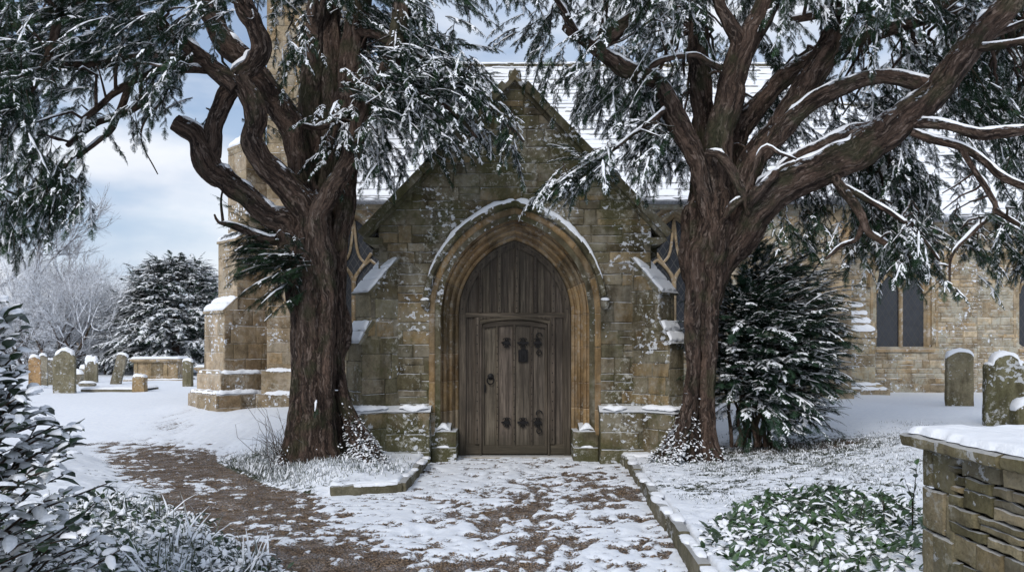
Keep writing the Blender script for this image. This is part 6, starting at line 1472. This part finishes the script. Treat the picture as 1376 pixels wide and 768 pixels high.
# ================================================================ broad-leaved growth near the camera
M_LAUREL = m_leaf('laurel_leaf', (.012, .030, .010), (.030, .065, .020), .38, .5, frost=.10)
M_GREEN = m_leaf('groundcover_leaf', (.018, .045, .012), (.042, .092, .024), .42, .45, frost=.12)
M_GRASS = m_leaf('grass_blade', (.035, .05, .02), (.09, .10, .05), .7, .2, frost=.5)
def leaf_template(seed, nl=7, w=.42, fold=.12, curl=.25):
    rs = np.random.default_rng(seed); V = []; t = np.linspace(0, 1, nl)
    wd = w * .5 * np.sin(np.clip(t, 0, 1) ** .85 * PI) ** .8 + .004; wd[-1] = .004
    for i in range(nl):
        for q in (-1, -.5, 0, .5, 1): V.append((t[i], q * wd[i], -curl * t[i] ** 2 + fold * abs(q) * wd[i] * 2 + .012 * math.sin(t[i] * 17 + q * 3)))
    I = np.arange(nl * 5).reshape(nl, 5); Q = np.stack([I[:-1, :-1], I[1:, :-1], I[1:, 1:], I[:-1, 1:]], -1).reshape(-1, 4)
    SV = []; a0, a1 = rs.uniform(.02, .15), rs.uniform(.85, 1.03); m = 7; kk = 7
    for i in range(m):
        tt_ = a0 + (a1 - a0) * i / (m - 1); ww = (w * .5 * math.sin(min(tt_, .97) ** .85 * PI) ** .7 + .02) * rs.uniform(.88, 1.08) * (0.35 if i in (0, m - 1) else 1)
        for j in range(kk):
            q = -1 + 2 * j / (kk - 1); z = -curl * tt_ ** 2 + fold * abs(q) * ww * 1.2
            hh = .15 * math.sqrt(max(0, 1 - abs(q) ** 2.2)) * (math.sin((i + .35) / (m - .3) * PI) ** .5) * rs.uniform(.8, 1.15)
            SV.append((tt_, q * ww, z + hh - (.012 if abs(q) == 1 else 0)))
    I = np.arange(m * kk).reshape(m, kk); SQ = np.stack([I[:-1, :-1], I[1:, :-1], I[1:, 1:], I[:-1, 1:]], -1).reshape(-1, 4)
    return np.array(V), Q, np.array(SV), SQ
LEAVES = [leaf_template(i, w=.40 + .05 * (i % 3), curl=.12 + .12 * (i % 4)) for i in range(6)]
def place_leaves(g, A, seed, tint=.35, mats=(0, 1)):
    """A rows: p(3) f(3) up(3) size snow"""
    A = np.asarray(A); rs = np.random.default_rng(seed); var = rs.integers(0, 6, len(A))
    for v in range(6):
        B = A[var == v]
        if not len(B): continue
        V, Q, SV, SQ = LEAVES[v]; f = nrm(B[:, 3:6]); y = nrm(np.cross(B[:, 6:9], f)); z = np.cross(f, y); m = len(B)
        R = np.stack([f, y, z], -1) * B[:, 9][:, None, None]
        W = np.einsum('mij,kj->mki', R, V) + B[:, None, :3]; c = (1 + rs.uniform(-tint, tint, (m, 1, 1))) * np.ones((1, len(V), 3))
        g.add(W.reshape(-1, 3), (Q[None] + (np.arange(m) * len(V))[:, None, None]).reshape(-1, 4), mats[0], c.reshape(-1, 3))
        s = rs.random(m) < B[:, 10]; B = B[s]; R = R[s]; m = len(B)
        if m:
            W = np.einsum('mij,kj->mki', R, SV) + B[:, None, :3]; W[:, :, 2] += .002
            g.add(W.reshape(-1, 3), (SQ[None] + (np.arange(m) * len(SV))[:, None, None]).reshape(-1, 4), mats[1])
# ---- laurel bush at the left edge
b0 = (-2.75, 3.9, gz(-2.75, 3.9)); lroot = empty('laurel_bush', b0, 'tall dark glossy-leaved bush weighed down with thick snow at the left edge', 'bush'); bpy.context.view_layer.update()
rs = np.random.default_rng(31); st = G(); A = []
cen = np.array((-2.95, 3.75, .0)); 
for k in range(380):
    th = rs.uniform(-PI, PI); zt = rs.uniform(.12, 1.0) ** .9 * 1.92
    prof_r = np.interp(zt, [0, .3, .8, 1.2, 1.42, 1.75, 1.95], [.95, 1.02, 1.0, .84, .58, .58, .40])
    tipp = cen + (math.cos(th) * prof_r * rs.uniform(.75, 1.05), math.sin(th) * prof_r * rs.uniform(.75, 1.05), zt)
    base = cen + (math.cos(th) * prof_r * .3, math.sin(th) * prof_r * .3, max(.05, zt - rs.uniform(.35, .6)))
    P_ = twig_to(st, base, tipp, .009, rs, sag=.08, nseg=4, wig=.06); n = len(P_); out = unit(P_[-1] - P_[0])
    m = int(rs.integers(8, 13))
    for j in range(m):
        t = .35 + .65 * j / (m - 1); i = min(int(t * (n - 1)), n - 2); p = P_[i] + (P_[i + 1] - P_[i]) * (t * (n - 1) - i); sd = -1 if j % 2 else 1
        S = unit(np.cross(out, (0, 0, 1))); f = out * rs.uniform(.4, 1.) + S * sd * rs.uniform(.5, 1.) + np.array((0, 0, rs.uniform(-.45, .15))); up = np.array((0, 0, 1)) + rs.normal(0, .22, 3)
        A.append((*p, *f, *up, rs.uniform(.08, .135), .66))
# inner stems
for k in range(14): twig_to(st, cen + (rs.normal(0, .1), rs.normal(0, .1), 0), cen + (rs.normal(0, .35), rs.normal(0, .35), rs.uniform(1., 1.7)), .016, rs, sag=0)
st.build('stems', M_BARK, lroot, sm='full'); g = G(); place_leaves(g, A, 5); g.build('leaves', [M_LAUREL, SNOW], lroot, sm='full')
# ---- low growth
def cover(name, poly, n, seed, size, zr, snow, mat, upf=.5, leafy=None):
    rs = np.random.default_rng(seed); p = np.asarray(poly, float); A = []; st = G(); cnt = 0
    lo, hi = p.min(0), p.max(0)
    XY = rs.uniform(lo, hi, (n * 4, 2)); d = sdf(XY[:, 0], XY[:, 1], poly); XY = XY[d > 0][:n]; d = d[d > 0][:n]; Z = lay(XY[:, 0], XY[:, 1])[0]
    for (x, y), dd, z0 in zip(XY, d, Z):
        h = rs.uniform(*zr) * (.45 + .55 * min(1, dd / .35)) * (.6 + .8 * float(vn(x * 2.2, y * 2.2, 0, seed))); k = int(rs.integers(3, 6)); lean = rs.normal(0, .06, 2)
        P_ = np.array([(x, y, z0 - .01), (x + lean[0] * .5, y + lean[1] * .5, z0 + h * .6), (x + lean[0], y + lean[1], z0 + h)]); thin(st, P_, np.array([.0035, .003, .002]), 3, col=(.8, .8, .6))
        for j in range(k):
            t = rs.uniform(.45, 1.0); q = P_[0] + (P_[2] - P_[0]) * t; a = rs.uniform(0, 2 * PI); v = rs.random() < upf
            f = (math.cos(a), math.sin(a), rs.uniform(.5, 1.8) if v else rs.uniform(-.5, .25)); up = np.array((0, 0, 1)) + rs.normal(0, .3, 3)
            A.append((*q, *f, *up, size * rs.uniform(.7, 1.3), snow if not v else snow * .15))
    g = G(); place_leaves(g, A, seed + 1, mats=(0, 1)); n_ = len(st.V); 
    for V_, C_, A_, (F_, M__) in zip(st.V, st.C, st.A, st.F): pass
    g.V += st.V; g.C += st.C; g.A += st.A; g.F += [(f + g.n, m) for f, m in st.F]; g.n += st.n
    return g.build(name, [mat, SNOW], None, sm='full')
o = cover('ground_cover', [(1.42, 4.0), (2.42, 4.0), (2.42, 5.1), (2.85, 5.25), (3.3, 6.3), (3.4, 7.5), (2.7, 7.9), (1.95, 7.2), (1.6, 6.5), (1.40, 5.6)], 1050, 41, .085, (.01, .10), .76, M_GREEN, .36)
tag(o, 'low green leafy ground cover poking through snow beside the boundary wall', 'ground cover', kind='stuff')
o = cover('undergrowth', [(-3.6, 3.2), (-1.15, 3.2), (-1.2, 5.2), (-1.7, 5.75), (-2.4, 6.6), (-2.9, 7.3), (-3.6, 7.6), (-4.2, 7.0)], 1500, 42, .066, (.05, .20), .90, M_LAUREL, .22)
tag(o, 'low snow-laden leafy undergrowth along the left side of the gravel path', 'undergrowth', kind='stuff')
# sapling by the wall
rs = np.random.default_rng(8)
def sapling(px, base, Y, h, seed, label):
    rs = np.random.default_rng(seed); b = at(px, base, Y); b[2] = gz(b[0], Y); root = empty('sapling', b, label, 'plant', 'green shoots beside the wall'); st = G(); A = []
    for s in range(2):
        P_ = np.array([(0, 0, 0), (rs.normal(0, .02), 0, h * .5), (rs.normal(0, .05), rs.normal(0, .03), h * rs.uniform(.8, 1))]); thin(st, P_, np.array([.005, .004, .002]), 5)
        for j in range(9):
            t = .25 + .75 * j / 8; q = P_[0] + (P_[2] - P_[0]) * t; a = rs.uniform(0, 2 * PI); A.append((*q, math.cos(a), math.sin(a), rs.uniform(-.2, .9), *(rs.normal(0, .3, 3) + (0, 0, 1)), rs.uniform(.06, .095), .12))
    o = st.build('stem', M_BARK, None, sm='full'); o.parent = root; g = G(); place_leaves(g, A, seed); o = g.build('leaves', [M_GREEN, SNOW], None, sm='full'); o.parent = root
sapling(1226, 655, 6.0, .52, 1, 'tallest green-leaved shoot growing against the end of the boundary wall')
sapling(1188, 665, 6.3, .32, 2, 'short green-leaved shoot a little way out from the end of the boundary wall')
sapling(1155, 675, 6.2, .30, 3, 'green-leaved shoot with upright leaves at the back of the ground cover')
# ---- grass
def grass(name, pts, seed, label, hgt=(.06, .16), snow=.3, wdt=.004, lean=.6):
    """pts (n,2)"""
    rs = np.random.default_rng(seed); pts = np.asarray(pts); n = len(pts); Z = lay(pts[:, 0], pts[:, 1])[0]; a = rs.uniform(0, 2 * PI, n); h = rs.uniform(hgt[0], hgt[1], n); le = h * rs.uniform(.1, lean * 1.6, n)
    d = np.stack([np.cos(a), np.sin(a)], 1); sd_ = np.stack([-np.sin(a), np.cos(a)], 1) * wdt; g = G(); V = []
    for t, k in ((0, 1), (.4, .9), (.75, .6), (1, .08)):
        c = np.column_stack([pts + d * (le * t ** 1.8)[:, None], Z - .01 + h * (t - .25 * t * t * (le / h))]); V += [c - np.column_stack([sd_ * k, 0 * a]), c + np.column_stack([sd_ * k, 0 * a])]
    V = np.stack(V, 1); I = np.arange(n)[:, None] * 8; F_ = np.concatenate([I + np.array([[0, 1, 3, 2]]) + 2 * j for j in range(3)]); c = (rs.uniform(.6, 1.4, (n, 1, 1))) * np.ones((1, 8, 3))
    g.add(V.reshape(-1, 3), F_, 0, c.reshape(-1, 3))
    m = rs.random(n) < snow; V2 = V[m].copy(); V2[:, :, 2] += .003; w2 = (V2[:, 1::2] - V2[:, ::2]) * .6; V2[:, ::2] -= w2; V2[:, 1::2] += w2; n2 = m.sum(); I = np.arange(n2)[:, None] * 8
    g.add(V2.reshape(-1, 3), np.concatenate([I + np.array([[0, 1, 3, 2]]) + 2 * j for j in (1, 2)]), 1)
    o = g.build(name, [M_GRASS, SNOW], None, sm='full'); tag(o, label, 'grass', kind='stuff')
rs = np.random.default_rng(55)
def cl(cx, cy, sx, sy, n): return np.column_stack([rs.normal(cx, sx, n), rs.normal(cy, sy, n)])
A = np.vstack([cl(-3.1, 10.0, .45, .4, 3800), cl(-2.6, 9.5, .5, .3, 2600), cl(-3.4, 10.5, .5, .4, 2600), cl(-1.75, 9.6, .35, .35, 900)]); A = A[sdf(A[:, 0], A[:, 1], BANK_L) > .04]
grass('grass', A, 1, 'frosted grass tufts in snow round the foot of the left yew', (.03, .11), .45, .0035)
A = np.vstack([np.column_stack([rs.uniform(1.6, 6.5, 11000), rs.uniform(5.5, 12.5, 11000)]), cl(2.6, 9.6, .6, .5, 2600), cl(3.6, 10.3, .9, .5, 4200), cl(2.9, 8.2, .8, .9, 3600), cl(4.3, 9.3, 1., .8, 2600)]); A = A[A[:, 0] - xr(A[:, 1]) > .14]
grass('grass', A, 2, 'thin frosted grass showing through snow on the right lawn', (.02, .06), .40, .0035, 1.0)
A = np.vstack([cl(-1.72, 5.35, .07, .07, 46), cl(-2.3, 5.6, .10, .1, 36), cl(-2.9, 6.6, .2, .2, 50), cl(-1.95, 4.9, .2, .15, 50)])
grass('grass', A, 3, 'long arching grass blades at the edge of the left undergrowth', (.16, .38), .45, .005, 1.0)
# dead twiggy growth at the left yew's foot
r_ = empty('dead_brambles', at(385, 585, 10.0), 'thin dead brambles and twigs against the base of the left yew', 'plant'); g = G(); bpy.context.view_layer.update()
for k in range(46):
    a = at(380 + rs.normal(0, 8), 600, 10.0 + rs.normal(0, .1)); a[2] = gz(a[0], a[1]); twig_to(g, a, a + (rs.normal(-.15, .16), rs.normal(-.1, .1), rs.uniform(.15, .75)), .004, rs, sag=.15, wig=.25)
g.build('stems', M_BARK, r_, sm='full')

# ---- snow caught on the moss and ivy of the root flares
M_IVY = m_leaf('ivy_leaf', (.02, .035, .014), (.05, .07, .03), .5, .3, frost=.2)
for key, (root, lst) in ROOTS.items():
    rs = np.random.default_rng(77); A = []
    for (P, r), hmax in lst:
        if not hmax: continue
        T_ = nrm(np.gradient(P, axis=0)); sel = np.where((P[:, 2] > -.02) & (P[:, 2] < hmax + .15))[0]
        for i in sel:
            z = (P[i, 2]) / (hmax + .15); m = rs.poisson(75 * max(0, 1 - z * 1.1) ** 2.2 * (.4 + .9 * float(vn(P[i, 2] * 9, i * .2, 0, 3))))
            for j in range(m):
                a = rs.uniform(-PI, PI) * .62; V_ = np.array((.15, -.8, .55)); U_ = unit(V_ - T_[i] * (T_[i] @ V_)); S_ = np.cross(T_[i], U_); nn = U_ * math.cos(a) + S_ * math.sin(a)
                q = P[i] + nn * r[i] * rs.uniform(.98, 1.12) + T_[i] * rs.uniform(-.025, .025); f = nn + rs.normal(0, .6, 3); f[2] = f[2] * .5 - .1
                A.append((*q, *f, *(rs.normal(0, .35, 3) + (0, 0, 1)), rs.uniform(.018, .06) * (1.15 - .6 * z), .9))
    g = G(); place_leaves(g, A, 3); g.build('root_moss', [M_IVY, SNOW], root, sm='full')
